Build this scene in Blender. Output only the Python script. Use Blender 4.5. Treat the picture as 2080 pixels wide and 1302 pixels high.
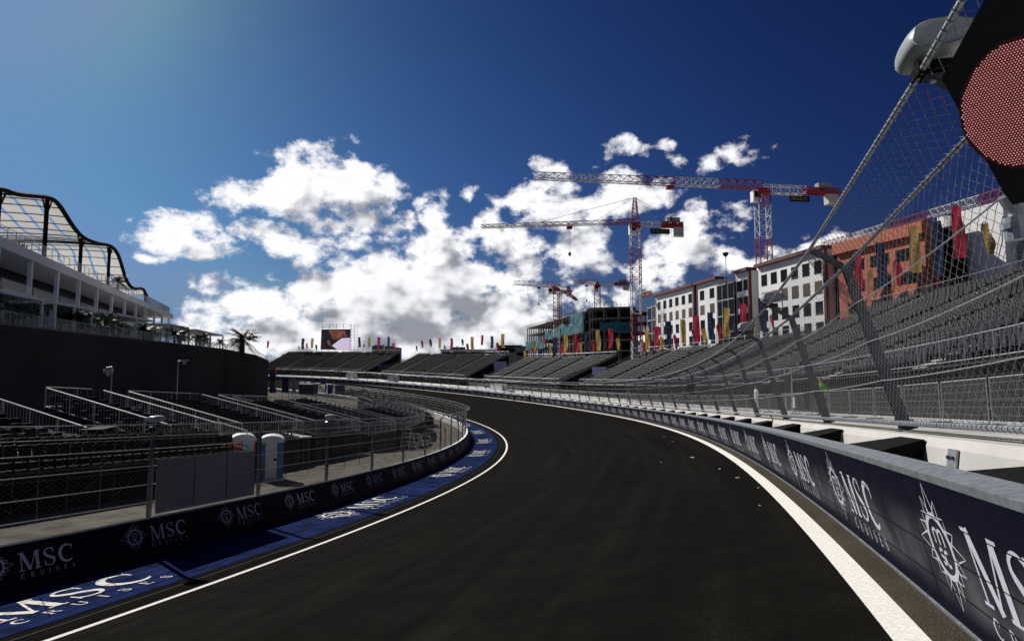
import bpy, math, random
import numpy as np
from math import sin, cos, pi, radians, atan2, hypot
random.seed(7); rng = np.random.default_rng(7)
for o in list(bpy.data.objects): bpy.data.objects.remove(o)
SC = bpy.context.scene; COL = SC.collection

# ------------------------------------------------------------------ camera
F_PX, HORIZON, CZ = 1246.5, 746.6, 12.0            # focal length in photo pixels, horizon row, camera height
cd = bpy.data.cameras.new('camera'); cam = bpy.data.objects.new('camera', cd); COL.objects.link(cam)
cd.sensor_width = 36.0; cd.lens = 36.0 * F_PX / 2080.0; cd.clip_start = 0.05; cd.clip_end = 9000
PITCH = math.atan((HORIZON - 651.0) / F_PX)
cam.location = (0, 0, CZ); cam.rotation_euler = (pi/2 + PITCH, 0, 0); SC.camera = cam
# ------------------------------------------------------------------ light
SUN_EL, SUN_AZ = radians(37.5), radians(-42)          # azimuth from +Y towards +X
sun = bpy.data.lights.new('sun', 'SUN'); sun.energy = 4.4; sun.angle = radians(0.55); sun.color = (1.0, 0.95, 0.88)
so = bpy.data.objects.new('sun', sun); COL.objects.link(so)
so.rotation_euler = (pi/2 - SUN_EL, 0, pi - SUN_AZ)
so.location = (-80, 80, 120)
SC.view_settings.view_transform = 'Standard'; SC.view_settings.look = 'None'
SC.view_settings.exposure = 0.12; SC.view_settings.gamma = 1.0; SC.view_settings.use_curve_mapping = False
SC.cycles.max_bounces = 5; SC.cycles.transparent_max_bounces = 12; SC.cycles.caustics_reflective = False; SC.cycles.caustics_refractive = False

# ------------------------------------------------------------------ sky: Nishita plus procedural clouds by compass direction
w = bpy.data.worlds.new('World'); SC.world = w; w.use_nodes = True
NT = w.node_tree; NT.nodes.clear()
def nd(nt, t, **k):
    n = nt.nodes.new(t)
    for a, v in k.items(): setattr(n, a, v)
    return n
def math_(nt, op, a, b=None, c=None, clamp=False):
    n = nt.nodes.new('ShaderNodeMath'); n.operation = op; n.use_clamp = clamp
    for i, v in enumerate((a, b, c)):
        if v is None: continue
        if isinstance(v, (int, float)): n.inputs[i].default_value = v
        else: nt.links.new(v, n.inputs[i])
    return n.outputs[0]
def sstep(nt, v, a, b):
    n = nt.nodes.new('ShaderNodeMapRange'); n.interpolation_type = 'SMOOTHSTEP'
    nt.links.new(v, n.inputs[0]); n.inputs[1].default_value = a; n.inputs[2].default_value = b
    return n.outputs[0]
def px_dir(x, y):                                   # compass azimuth, elevation (radians) of a photo pixel
    a, b = (x - 1040)/F_PX, (651 - y)/F_PX
    Y = cos(PITCH) - b*sin(PITCH); Z = sin(PITCH) + b*cos(PITCH)
    return atan2(a, Y), atan2(Z, hypot(a, Y))
CLOUDS = [  # centre x, y, half width, half height in photo pixels, weight
 (690,365,135,62,1.0),(560,395,110,42,.95),(720,420,80,45,.95),(640,330,55,28,.7),
 (375,460,80,48,1),(365,425,30,22,.8),(440,500,55,30,.95),(310,500,55,16,.7),(530,480,60,32,.85),(248,450,13,11,.55),(388,560,20,16,.5),
 (895,430,38,48,.9),(955,385,16,30,.6),(800,445,45,25,.55),(740,480,75,32,.6),(860,495,60,35,.65),(985,478,34,45,.9),(915,500,50,40,.7),(640,510,60,22,.5),
 (1110,410,100,60,.9),(1230,395,110,40,.75),(1330,370,45,20,.5),(1060,500,70,50,.75),(1190,500,90,60,.8),(1130,450,80,40,.6),
 (1390,500,90,40,.85),(1440,530,70,30,.7),(1330,550,60,45,.85),(1420,440,22,26,.6),(1268,300,34,22,.42),(1335,325,36,42,.42),(1325,290,36,18,.36),(1455,322,26,18,.22),(1590,440,36,18,.25),(1480,450,40,26,.25),(1505,310,26,14,.15),
 (1040,580,60,50,1.1),(860,600,190,85,1.25),(700,610,130,70,1.15),(560,600,90,50,.8),(500,640,100,45,.9),(770,680,330,42,1.2),(1010,660,170,50,1.1),(480,690,110,30,.8),(460,580,45,25,.6),
 (1190,595,38,11,.9),(1270,590,40,40,.6),(1130,630,80,35,.75),(1620,500,55,26,.9),(1690,478,50,26,.9),(1780,470,60,28,.9),(1580,540,60,25,.8),(1900,560,140,50,.9),(1480,560,60,25,.7),
 (560,702,120,30,.9),(900,712,220,26,.9),(1180,690,90,35,.85),(1330,690,80,30,.7),(1090,620,60,40,.8),(310,745,150,12,.4)]
def build_density(nm, detail):
    g = bpy.data.node_groups.new(nm, 'ShaderNodeTree')
    g.interface.new_socket('Vector', in_out='INPUT', socket_type='NodeSocketVector')
    g.interface.new_socket('Density', in_out='OUTPUT', socket_type='NodeSocketFloat')
    gi = nd(g, 'NodeGroupInput'); go = nd(g, 'NodeGroupOutput')
    n0 = nd(g, 'ShaderNodeTexNoise'); n0.inputs['Scale'].default_value = 10; n0.inputs['Detail'].default_value = 2
    g.links.new(gi.outputs[0], n0.inputs['Vector'])
    wv = nd(g, 'ShaderNodeVectorMath', operation='MULTIPLY_ADD'); g.links.new(n0.outputs['Color'], wv.inputs[0])
    wv.inputs[1].default_value = (.13, .10, 0); g.links.new(gi.outputs[0], wv.inputs[2])
    sh = nd(g, 'ShaderNodeVectorMath', operation='ADD'); g.links.new(wv.outputs[0], sh.inputs[0]); sh.inputs[1].default_value = (-.065, -.05, 0)
    acc = None
    for (x, y, a, b, wt) in CLOUDS:
        az, el = px_dir(x, y); az1, _ = px_dir(x + a, y); _, el1 = px_dir(x, y - b)
        s = nd(g, 'ShaderNodeVectorMath', operation='SUBTRACT'); g.links.new(sh.outputs[0], s.inputs[0]); s.inputs[1].default_value = (az, el, 0)
        m = nd(g, 'ShaderNodeVectorMath', operation='MULTIPLY'); g.links.new(s.outputs[0], m.inputs[0]); m.inputs[1].default_value = (1/abs(az1-az), 1/abs(el1-el), 0)
        l = nd(g, 'ShaderNodeVectorMath', operation='DOT_PRODUCT'); g.links.new(m.outputs[0], l.inputs[0]); g.links.new(m.outputs[0], l.inputs[1])
        v = math_(g, 'MULTIPLY_ADD', l.outputs['Value'], -.62*wt, wt)
        acc = v if acc is None else math_(g, 'MAXIMUM', acc, v)
    # clouds elsewhere round the compass
    n3 = nd(g, 'ShaderNodeTexNoise'); n3.inputs['Scale'].default_value = 2.2; n3.inputs['Detail'].default_value = 0
    g.links.new(gi.outputs[0], n3.inputs['Vector'])
    sx = nd(g, 'ShaderNodeSeparateXYZ'); g.links.new(gi.outputs[0], sx.inputs[0])
    away = sstep(g, math_(g, 'ABSOLUTE', sx.outputs[0]), .85, 1.25)
    low = math_(g, 'SUBTRACT', 1.0, sstep(g, sx.outputs[1], .25, .6))
    rest = math_(g, 'MULTIPLY_ADD', math_(g, 'MULTIPLY', math_(g, 'MULTIPLY', away, low), n3.outputs['Fac']), 3.2, -1.6)
    acc = math_(g, 'MAXIMUM', acc, rest)
    n1 = nd(g, 'ShaderNodeTexNoise'); n1.inputs['Scale'].default_value = 13; n1.inputs['Detail'].default_value = detail; n1.inputs['Roughness'].default_value = .63
    st = nd(g, 'ShaderNodeVectorMath', operation='MULTIPLY'); g.links.new(gi.outputs[0], st.inputs[0]); st.inputs[1].default_value = (1, 1.35, 1)
    g.links.new(st.outputs[0], n1.inputs['Vector'])
    nz = math_(g, 'MULTIPLY_ADD', n1.outputs['Fac'], 4.4, -2.2)
    tot = math_(g, 'ADD', math_(g, 'MAXIMUM', acc, -1.6), nz)
    g.links.new(math_(g, 'SUBTRACT', tot, .10), go.inputs[0])
    return g
tc = nd(NT, 'ShaderNodeTexCoord'); sp = nd(NT, 'ShaderNodeSeparateXYZ'); NT.links.new(tc.outputs['Generated'], sp.inputs[0])
az = math_(NT, 'ARCTAN2', sp.outputs[0], sp.outputs[1]); el = math_(NT, 'ARCSINE', sp.outputs[2])
cv = nd(NT, 'ShaderNodeCombineXYZ'); NT.links.new(az, cv.inputs[0]); NT.links.new(el, cv.inputs[1])
DG = build_density('cloud_density', 7); DG2 = build_density('cloud_density_soft', 2.5)
def dens(dx, dy, DG=DG):
    n = nd(NT, 'ShaderNodeGroup'); n.node_tree = DG
    a = nd(NT, 'ShaderNodeVectorMath', operation='ADD'); NT.links.new(cv.outputs[0], a.inputs[0]); a.inputs[1].default_value = (dx, dy, 0)
    NT.links.new(a.outputs[0], n.inputs[0]); return n.outputs[0]
d0 = dens(0, 0); d1 = dens(-.026, .042, DG2)
alpha = sstep(NT, d0, -.02, .70)
thick = sstep(NT, d0, .2, 1.5)
lit = sstep(NT, math_(NT, 'SUBTRACT', d1, math_(NT, 'MULTIPLY', d0, .45)), 1.05, -.1)     # less cloud towards the sun: brighter
base = sstep(NT, el, .0, .22)
shade = math_(NT, 'MULTIPLY', lit, math_(NT, 'MULTIPLY_ADD', thick, -.25, 1.0))
cr = nd(NT, 'ShaderNodeValToRGB'); NT.links.new(shade, cr.inputs[0])
cr.color_ramp.elements[0].position = 0.0; cr.color_ramp.elements[0].color = (.27, .285, .33, 1)
cr.color_ramp.elements[1].position = .85; cr.color_ramp.elements[1].color = (.93, .93, .95, 1)
e_ = cr.color_ramp.elements.new(.4); e_.color = (.60, .61, .65, 1)
sky = nd(NT, 'ShaderNodeTexSky', sky_type='NISHITA'); sky.sun_disc = False; sky.sun_elevation = SUN_EL; sky.sun_rotation = SUN_AZ
sky.altitude = 650; sky.air_density = 1.0; sky.dust_density = 0.35; sky.ozone_density = 2.2
zc = nd(NT, 'ShaderNodeCombineXYZ'); NT.links.new(sp.outputs[0], zc.inputs[0]); NT.links.new(sp.outputs[1], zc.inputs[1]); NT.links.new(math_(NT, 'MAXIMUM', sp.outputs[2], .10), zc.inputs[2])
NT.links.new(zc.outputs[0], sky.inputs['Vector'])
ssep = nd(NT, 'ShaderNodeSeparateColor'); NT.links.new(sky.outputs[0], ssep.inputs[0])
tint = nd(NT, 'ShaderNodeCombineColor')             # deep polarised blue: contrast of the clear sky raised per channel
elf = math_(NT, 'EXPONENT', math_(NT, 'MULTIPLY', math_(NT, 'MAXIMUM', el, .10), -4.0))
SKYK = ((2.83, 3.80, -2.69), (3.34, 4.74, -3.691), (2.494, 2.40, -1.66))
for i, (pw, kc, ke) in enumerate(SKYK):
    v = math_(NT, 'POWER', math_(NT, 'MULTIPLY', ssep.outputs[i], .04), pw)
    v = math_(NT, 'MULTIPLY', v, math_(NT, 'EXPONENT', math_(NT, 'MULTIPLY_ADD', elf, ke, kc)))
    NT.links.new(math_(NT, 'MINIMUM', v, (.155, .26, .50)[i]), tint.inputs[i])
cmul = nd(NT, 'ShaderNodeMixRGB', blend_type='MIX'); NT.links.new(alpha, cmul.inputs[0]); NT.links.new(tint.outputs[0], cmul.inputs[1]); NT.links.new(cr.outputs[0], cmul.inputs[2])
bg = nd(NT, 'ShaderNodeBackground'); NT.links.new(cmul.outputs[0], bg.inputs[0]); bg.inputs[1].default_value = 1.0
wo = nd(NT, 'ShaderNodeOutputWorld'); NT.links.new(bg.outputs[0], wo.inputs[0])
w.cycles.sampling_method = 'MANUAL'; w.cycles.sample_map_resolution = 512

# ------------------------------------------------------------------ materials
MATS = {}
def mat(name, col, rough=.6, metal=0., var=.12, scale=3., bump=0., bscale=40., col2=None, alpha=1., emit=0., spec=.5, trans=0., detail=5):
    if name in MATS: return MATS[name]
    m = bpy.data.materials.new(name); m.use_nodes = True; nt = m.node_tree
    b = nt.nodes['Principled BSDF']; tcn = nd(nt, 'ShaderNodeTexCoord')
    n = nd(nt, 'ShaderNodeTexNoise'); n.inputs['Scale'].default_value = scale; n.inputs['Detail'].default_value = detail; n.inputs['Roughness'].default_value = .6
    nt.links.new(tcn.outputs['Object'], n.inputs['Vector'])
    r = nd(nt, 'ShaderNodeValToRGB'); nt.links.new(n.outputs['Fac'], r.inputs[0])
    c2 = col2 if col2 else tuple(min(1, c*(1+var*1.5)) for c in col)
    r.color_ramp.elements[0].position = .35; r.color_ramp.elements[0].color = (*[c*(1-var) for c in col], 1)
    r.color_ramp.elements[1].position = .7; r.color_ramp.elements[1].color = (*c2, 1)
    nt.links.new(r.outputs[0], b.inputs['Base Color'])
    b.inputs['Roughness'].default_value = rough; b.inputs['Metallic'].default_value = metal; b.inputs['Specular IOR Level'].default_value = spec
    if alpha < 1: b.inputs['Alpha'].default_value = alpha
    if trans: b.inputs['Transmission Weight'].default_value = trans
    if emit: nt.links.new(r.outputs[0], b.inputs['Emission Color']); b.inputs['Emission Strength'].default_value = emit
    if bump:
        n2 = nd(nt, 'ShaderNodeTexNoise'); n2.inputs['Scale'].default_value = bscale; n2.inputs['Detail'].default_value = 3
        nt.links.new(tcn.outputs['Object'], n2.inputs['Vector'])
        bp = nd(nt, 'ShaderNodeBump'); bp.inputs['Strength'].default_value = bump; bp.inputs['Distance'].default_value = .02
        nt.links.new(n2.outputs['Fac'], bp.inputs['Height']); nt.links.new(bp.outputs[0], b.inputs['Normal'])
    MATS[name] = m; return m
def asphalt(name, c0, c1, c2):
    m = bpy.data.materials.new(name); m.use_nodes = True; nt = m.node_tree; b = nt.nodes['Principled BSDF']; t = nd(nt, 'ShaderNodeTexCoord')
    def nz(scale, det, vec=None):
        n = nd(nt, 'ShaderNodeTexNoise'); n.inputs['Scale'].default_value = scale; n.inputs['Detail'].default_value = det
        nt.links.new(vec or t.outputs['Object'], n.inputs['Vector']); return n.outputs['Fac']
    fine = nz(55, 4); mid = nz(1.3, 5); uvv = nd(nt, 'ShaderNodeUVMap'); mp = nd(nt, 'ShaderNodeMapping'); mp.inputs['Scale'].default_value = (.06, 1.6, 1)
    nt.links.new(uvv.outputs[0], mp.inputs[0]); streak = nz(1.0, 5, mp.outputs[0])
    v = nd(nt, 'ShaderNodeTexVoronoi'); v.inputs['Scale'].default_value = 70; nt.links.new(t.outputs['Object'], v.inputs['Vector'])
    s = math_(nt, 'ADD', math_(nt, 'MULTIPLY', fine, .75), math_(nt, 'MULTIPLY', mid, .25))
    s = math_(nt, 'MULTIPLY_ADD', math_(nt, 'SUBTRACT', streak, .5), .42, s)
    r = nd(nt, 'ShaderNodeValToRGB'); nt.links.new(s, r.inputs[0]); r.color_ramp.elements[0].position = .32; r.color_ramp.elements[0].color = (*c0, 1)
    r.color_ramp.elements[1].position = .8; r.color_ramp.elements[1].color = (*c2, 1); e = r.color_ramp.elements.new(.55); e.color = (*c1, 1)
    nt.links.new(r.outputs[0], b.inputs['Base Color']); b.inputs['Roughness'].default_value = 1.0; b.inputs['Specular IOR Level'].default_value = .012
    bp = nd(nt, 'ShaderNodeBump'); bp.inputs['Strength'].default_value = .8; bp.inputs['Distance'].default_value = .008
    nt.links.new(v.outputs['Distance'], bp.inputs['Height']); nt.links.new(bp.outputs[0], b.inputs['Normal'])
    MATS[name] = m; return m
M_ASPH = asphalt('asphalt', (.0045, .0043, .0037), (.0094, .0090, .0079), (.030, .029, .0255))
M_GUT = asphalt('gutter_asphalt', (.035, .030, .023), (.075, .065, .050), (.15, .132, .102))
M_WHITE = mat('white_paint', (.80, .78, .73), .85, spec=.1, var=.13, scale=30, detail=9, bump=.5, bscale=120)
M_BLUE = mat('blue_paint', (.009, .020, .080), .95, spec=.015, var=.45, scale=1.1, bump=.4, bscale=80)
M_BANNER = mat('banner_navy', (.0045, .005, .017), .55, spec=.12, var=.3, scale=1.5)
M_LOGO = mat('logo_white', (.60, .60, .70), .6, var=.05, spec=.15)
M_STEEL = mat('galvanised_steel', (.34, .37, .40), .42, .55, var=.25, scale=14)
M_DSTEEL = mat('weathered_steel', (.085, .088, .092), .55, .3, var=.25, scale=6)
M_BRIGHT = mat('bright_galvanised', (.52, .53, .53), .45, .1, var=.12, scale=5)
M_WIRE = mat('galvanised_wire', (.43, .44, .44), .45, .5, var=.1)
M_CONC = mat('white_concrete', (.52, .505, .475), .75, var=.08, scale=1.2, bump=.3, bscale=25)
M_GCONC = mat('grey_concrete', (.22, .21, .195), .9, spec=.1, var=.2, scale=.9, bump=.4, bscale=30)
M_SERV = mat('pale_concrete_road', (.66, .65, .62), .9, spec=.1, var=.2, scale=.5, bump=.3, bscale=20)
M_GRAVEL = mat('pale_ground', (.10, .092, .077), .95, spec=.05, var=.35, scale=1.2, bump=.9, bscale=35)
M_EARTH = mat('earth', (.06, .056, .046), .95, spec=.05, var=.3, scale=.05)
M_BLACK = mat('black_foam', (.006, .006, .0065), .8, var=.2, bump=.3, spec=.1)
M_FABRIC = mat('black_fabric', (.009, .009, .0095), .95, var=.35, scale=.6, spec=.05)
M_WALLB = mat('black_cladding', (.055, .054, .051), .9, var=.15, scale=.15, spec=.08)
M_SEATB = mat('black_seat', (.0045, .0045, .005), .5, var=.2, spec=.08)
M_SEATG = mat('grey_seat', (.017, .018, .020), .42, var=.3, spec=.16)
M_DECK = mat('steel_deck', (.019, .0195, .021), .85, .0, var=.3, scale=1, spec=.05)
M_STAIR = mat('aluminium_tread', (.66, .65, .63), .7, .0, var=.15, scale=2)
M_WIN = mat('dark_glass', (.008, .009, .010), .35, var=.4, scale=.3, spec=.06)
M_WBUILD = mat('white_render', (.88, .875, .87), .8, var=.05, scale=.2, spec=.1)
M_REDTRIM = mat('red_brown_trim', (.10, .018, .013), .6, var=.15)
M_ORANGE = mat('orange_cladding', (.42, .10, .04), .7, var=.15, scale=.5)
M_GREYW = mat('grey_render', (.30, .31, .33), .7, var=.1, scale=.3)
M_GLASS = mat('pale_glass', (.25, .32, .33), .1, var=.1, alpha=.16, spec=.5)
M_TEAL = mat('teal_netting', (.006, .10, .13), .8, var=.5, scale=.6)
M_CRED = mat('crane_red', (.30, .018, .02), .5, var=.15)
M_CWHT = mat('crane_white', (.66, .66, .66), .5, var=.1)
M_LEAF = mat('palm_leaf', (.045, .07, .022), .5, var=.5, scale=1.5)
M_LEAF2 = mat('shrub_leaf', (.06, .10, .028), .6, var=.6, scale=1.5)
M_TRUNK = mat('palm_trunk', (.09, .065, .045), .9, var=.4, scale=6, bump=1, bscale=8)
M_PLAST = mat('grey_plastic', (.36, .40, .40), .35, var=.06, scale=5)
M_PANEL = mat('grey_board', (.36, .34, .32), .85, spec=.05, var=.12, scale=.8)
M_TANK = mat('white_plastic', (.62, .62, .63), .4, var=.06)

# ------------------------------------------------------------------ mesh helpers
class MB:
    def __init__(s): s.v = []; s.f = []; s.mi = []; s.n = 0; s.cur = 0
    def add(s, vs, fs):
        b = s.n; s.v.extend([tuple(map(float, p)) for p in vs]); s.n += len(vs)
        for f in fs: s.f.append(tuple(i + b for i in f)); s.mi.append(s.cur)
    def hexa(s, p):          # 8 corners: bottom 4 (ccw), top 4
        s.add(p, [(3,2,1,0),(4,5,6,7),(0,1,5,4),(1,2,6,5),(2,3,7,6),(3,0,4,7)])
    def box(s, c, size, rz=0., tilt=None):
        hx, hy, hz = [q/2 for q in size]; ca, sa = cos(rz), sin(rz); P = []
        for z in (-hz, hz):
            for (x, y) in ((-hx,-hy),(hx,-hy),(hx,hy),(-hx,hy)): P.append((c[0]+x*ca-y*sa, c[1]+x*sa+y*ca, c[2]+z))
        s.hexa(P)
    def bar(s, a, b, r, n=4, r2=None, cap=True):
        a = np.array(a, float); b = np.array(b, float); d = b - a; L = np.linalg.norm(d)
        if L < 1e-6: return
        d /= L; u = np.cross(d, (0,0,1.) if abs(d[2]) < .9 else (1.,0,0)); u /= np.linalg.norm(u); v = np.cross(d, u)
        r2 = r if r2 is None else r2; P = []
        for q, rr in ((a, r), (b, r2)):
            for i in range(n):
                t = 2*pi*(i+.5)/n; P.append(q + rr*(cos(t)*u + sin(t)*v))
        F = [(i, (i+1) % n, n+(i+1) % n, n+i) for i in range(n)]
        if cap: F += [tuple(range(n-1, -1, -1)), tuple(range(n, 2*n))]
        s.add(P, F)
    def tube(s, pts, r, n=6):
        for a, b in zip(pts[:-1], pts[1:]): s.bar(a, b, r, n)
    def quad(s, a, b, c, d): s.add([a, b, c, d], [(0,1,2,3)])
    def prism(s, poly, d):   # polygon of 3-D points extruded by vector d
        n = len(poly); P = [tuple(p) for p in poly] + [(p[0]+d[0], p[1]+d[1], p[2]+d[2]) for p in poly]
        s.add(P, [tuple(range(n-1,-1,-1)), tuple(range(n, 2*n))] + [(i, (i+1) % n, n+(i+1) % n, n+i) for i in range(n)])
    def ball(s, c, r, n=8, m=5, sz=1.):
        P = []; F = []
        for j in range(m+1):
            t = pi*j/m
            for i in range(n): P.append((c[0]+r*sin(t)*cos(2*pi*i/n), c[1]+r*sin(t)*sin(2*pi*i/n), c[2]+r*sz*cos(t)))
        for j in range(m):
            for i in range(n): F.append((j*n+i, (j+1)*n+i, (j+1)*n+(i+1) % n, j*n+(i+1) % n))
        s.add(P, F)
def rootpos(o):
    p = np.zeros(3)
    while o is not None: p += np.array(o.location); o = o.parent
    return p
def link_mesh(name, me, m, parent=None):
    o = bpy.data.objects.new(name, me); COL.objects.link(o)
    if parent is not None: o.parent = parent
    for q in (m if isinstance(m, (list, tuple)) else [m]): me.materials.append(q)
    return o
def build(mb, name, m, parent=None, smooth=False):
    off = rootpos(parent) if parent is not None else np.zeros(3)
    me = bpy.data.meshes.new(name); V = np.array(mb.v, float) - off
    me.from_pydata(V.tolist(), [], mb.f); me.update()
    if any(mb.mi): me.polygons.foreach_set('material_index', mb.mi)
    if smooth: me.polygons.foreach_set('use_smooth', [True]*len(me.polygons))
    return link_mesh(name, me, m, parent)
def np_mesh(name, V, Q, m, parent=None):               # fast quads mesh
    off = rootpos(parent) if parent is not None else np.zeros(3)
    V = (V - off).astype(np.float32); Q = Q.astype(np.int32); me = bpy.data.meshes.new(name); k = Q.shape[1]
    me.vertices.add(len(V)); me.vertices.foreach_set('co', V.ravel()); me.loops.add(Q.size); me.loops.foreach_set('vertex_index', Q.ravel())
    me.polygons.add(len(Q)); me.polygons.foreach_set('loop_start', np.arange(0, Q.size, k, dtype=np.int32)); me.polygons.foreach_set('loop_total', np.full(len(Q), k, np.int32))
    me.update(calc_edges=True); me.validate()
    return link_mesh(name, me, m, parent)
def tag(o, label, cat=None, group=None, kind=None):
    if label: o['label'] = label
    if cat: o['category'] = cat
    if group: o['group'] = group
    if kind: o['kind'] = kind
    return o
def thing(name, label, cat, loc=(0,0,0), group=None):
    o = bpy.data.objects.new(name, None); COL.objects.link(o); o.empty_display_size = .2; o.location = [float(q) for q in loc]
    return tag(o, label, cat, group)
def struct(o, label=None): o['kind'] = 'structure'; return o
def copy_tree(root, loc=None, matrix=None):
    c = root.copy(); COL.objects.link(c)
    for ch in root.children:
        k = ch.copy(); COL.objects.link(k); k.parent = c
        for g in ch.children: q = g.copy(); COL.objects.link(q); q.parent = k
    if loc is not None: c.location = [float(q) for q in loc]
    return c
ORD = ['first','second','third','fourth','fifth','sixth','seventh','eighth','ninth','tenth','eleventh','twelfth','thirteenth','fourteenth','fifteenth','sixteenth','seventeenth','eighteenth','nineteenth','twentieth']
def nth(i):
    if i < 20: return ORD[i]
    t = ['twenty','thirty','forty','fifty','sixty','seventy','eighty'][(i+1)//10 - 2]; u = (i+1) % 10
    return (t[:-1] + 'ieth') if u == 0 else t + '-' + ORD[u-1]

# ------------------------------------------------------------------ the circuit: outer wall line as a curve with bank and gradient
SS = np.linspace(-30, 400, 1800); DS = SS[1]-SS[0]; uu = np.clip(SS, -5, 330)/150.
kk = .0047759 + .0012484*uu - .00087606*uu*uu; i0 = int(np.searchsorted(SS, 0))
hh = np.cumsum(kk)*DS; HD = radians(19.789) - (hh - hh[i0])
TX = np.cumsum(np.sin(HD))*DS; TY = np.cumsum(np.cos(HD))*DS
TX = TX - TX[i0] + 1.663*cos(HD[i0]); TY = TY - TY[i0] - 1.663*sin(HD[i0])
gg = -.071051 + .040635*uu + .065948*uu*uu - .0333856*uu**3
TZ = np.cumsum(gg)*DS; TZ = TZ - TZ[i0] - 1.5557 + CZ
NX, NY = -np.cos(HD), np.sin(HD)                      # towards the inside of the corner
BK, BI, WI, WL, LEAN = .2177, .0419, 14.038, 18.391, .2616
ip = lambda s, a: np.interp(s, SS, a)
def P(s, wd, z=0.):                                   # s along the wall, wd metres inwards, z above the wall's foot
    return np.array([ip(s, TX)+ip(s, NX)*wd, ip(s, TY)+ip(s, NY)*wd, ip(s, TZ)+z])
def surf(wd):                                         # height of the road surface across the section
    return -BK*min(max(wd, 0), WI) - BI*max(wd-WI, 0)
def R(s, wd, lift=0.): return P(s, wd, surf(wd)+lift)
ZB = surf(WL)                                         # foot of the inner wall
def at(x, y, D):                                      # point seen at photo pixel x, y at forward distance D
    a = (x-1040)/F_PX; b = (651-y)/F_PX; Y = cos(PITCH)-b*sin(PITCH); Z = sin(PITCH)+b*cos(PITCH)
    return np.array([a/Y*D, D, CZ + Z/Y*D])
def pxl(p):
    z = p[2]-CZ; fy = p[1]*cos(PITCH)+z*sin(PITCH); up = -p[1]*sin(PITCH)+z*cos(PITCH)
    return 1040+F_PX*p[0]/fy, 651-F_PX*up/fy
def s_at(x, wd, lo=-20, hi=330, first=True):          # s where the curve wd metres in crosses photo column x
    s = np.linspace(lo, hi, 1500); q = [P(a, wd) for a in s]; prev = None
    for a, p_ in zip(s, q):
        if p_[1] < 1: prev = None; continue
        v = 1040+F_PX*p_[0]/(p_[1]*cos(PITCH)+(p_[2]-CZ)*sin(PITCH)) - x
        if prev is not None and prev*v <= 0: return a
        prev = v
    return None
def ribbon(name, s0, s1, ds, ws, zf, m, parent=None, uv=False):
    S_ = np.arange(s0, s1+ds*.5, ds); V = []; 
    for s in S_:
        for k, wd in enumerate(ws): V.append(P(s, wd, zf(s, wd, k)))
    n = len(ws); Q = [(i*n+j, (i+1)*n+j, (i+1)*n+j+1, i*n+j+1) for i in range(len(S_)-1) for j in range(n-1)]
    mb = MB(); mb.add(V, Q); o = build(mb, name, m, parent)
    if uv:
        ul = o.data.uv_layers.new(name='UVMap'); co = []
        for l in o.data.loops: k = l.vertex_index; co += [S_[k//n], ws[k % n]]
        ul.data.foreach_set('uv', co)
    return o
def sweep(mb, s0, s1, ds, prof, cap=True):            # closed cross-section (wd, z) swept along the curve
    S_ = np.arange(s0, s1+ds*.5, ds); n = len(prof); V = [P(s, a, b) for s in S_ for (a, b) in prof]
    F = [(i*n+j, i*n+(j+1) % n, (i+1)*n+(j+1) % n, (i+1)*n+j) for i in range(len(S_)-1) for j in range(n)]
    if cap: F += [tuple(range(n)), tuple(range((len(S_)-1)*n+n-1, (len(S_)-1)*n-1, -1))]
    mb.add(V, F)

# ground
gz = -11.6 + CZ
mb = MB(); g_ = 24
xs = np.r_[-6000, -1500, -500, np.linspace(-250, 250, g_), 500, 1500, 6000]
mb.add([(x, y, gz) for y in xs for x in xs], [(i*len(xs)+j, i*len(xs)+j+1, (i+1)*len(xs)+j+1, (i+1)*len(xs)+j) for i in range(len(xs)-1) for j in range(len(xs)-1)])
struct(build(mb, 'ground', M_EARTH))
def infz(s): return -2.15 if s < 48 else (-2.15 - 1.05*min(1, (s-48)/22))
struct(ribbon('infield_ground', -20, 345, 2.5, [WL+.55, WL+2, WL+5, 26, 34, 44, 60], lambda s, a, k: infz(s) + (.0 if k else 0), M_GRAVEL))
struct(ribbon('service_road', -25, 345, 2.5, [-1.35, -3, -6, -12, -30, -45], lambda s, a, k: 1.36, M_SERV))
struct(ribbon('race_track', -25, 345, 1.5, [.0, .5, 2, 5, 8, 11, WI, WI+.6, WL+.05], lambda s, a, k: surf(a), M_ASPH, uv=True))
struct(ribbon('gutter_strip', -25, 345, 1.5, [.02, .27], lambda s, a, k: surf(a)+.004, M_GUT, uv=True))
struct(ribbon('outer_white_line', -25, 345, 1., [.275, .51], lambda s, a, k: surf(a)+.008, M_WHITE))
struct(ribbon('inner_white_line', -25, 345, 1., [WI-.10, WI+.10], lambda s, a, k: surf(a)+.008+(.01 if False else 0), M_WHITE))
struct(ribbon('blue_runoff', -12, 345, 1., [15.12, 16.2, 17.2, WL-.12], lambda s, a, k: surf(a)+.006, M_BLUE))
# joints in the blue strip's kerb asphalt
mb = MB(); sweep(mb, -12, 200, 1, [(14.72, surf(14.72)+.002), (14.72, surf(14.72)+.012), (14.78, surf(14.78)+.012), (14.78, surf(14.78)+.002)])
struct(build(mb, 'drain_slot', M_BLACK))

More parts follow.
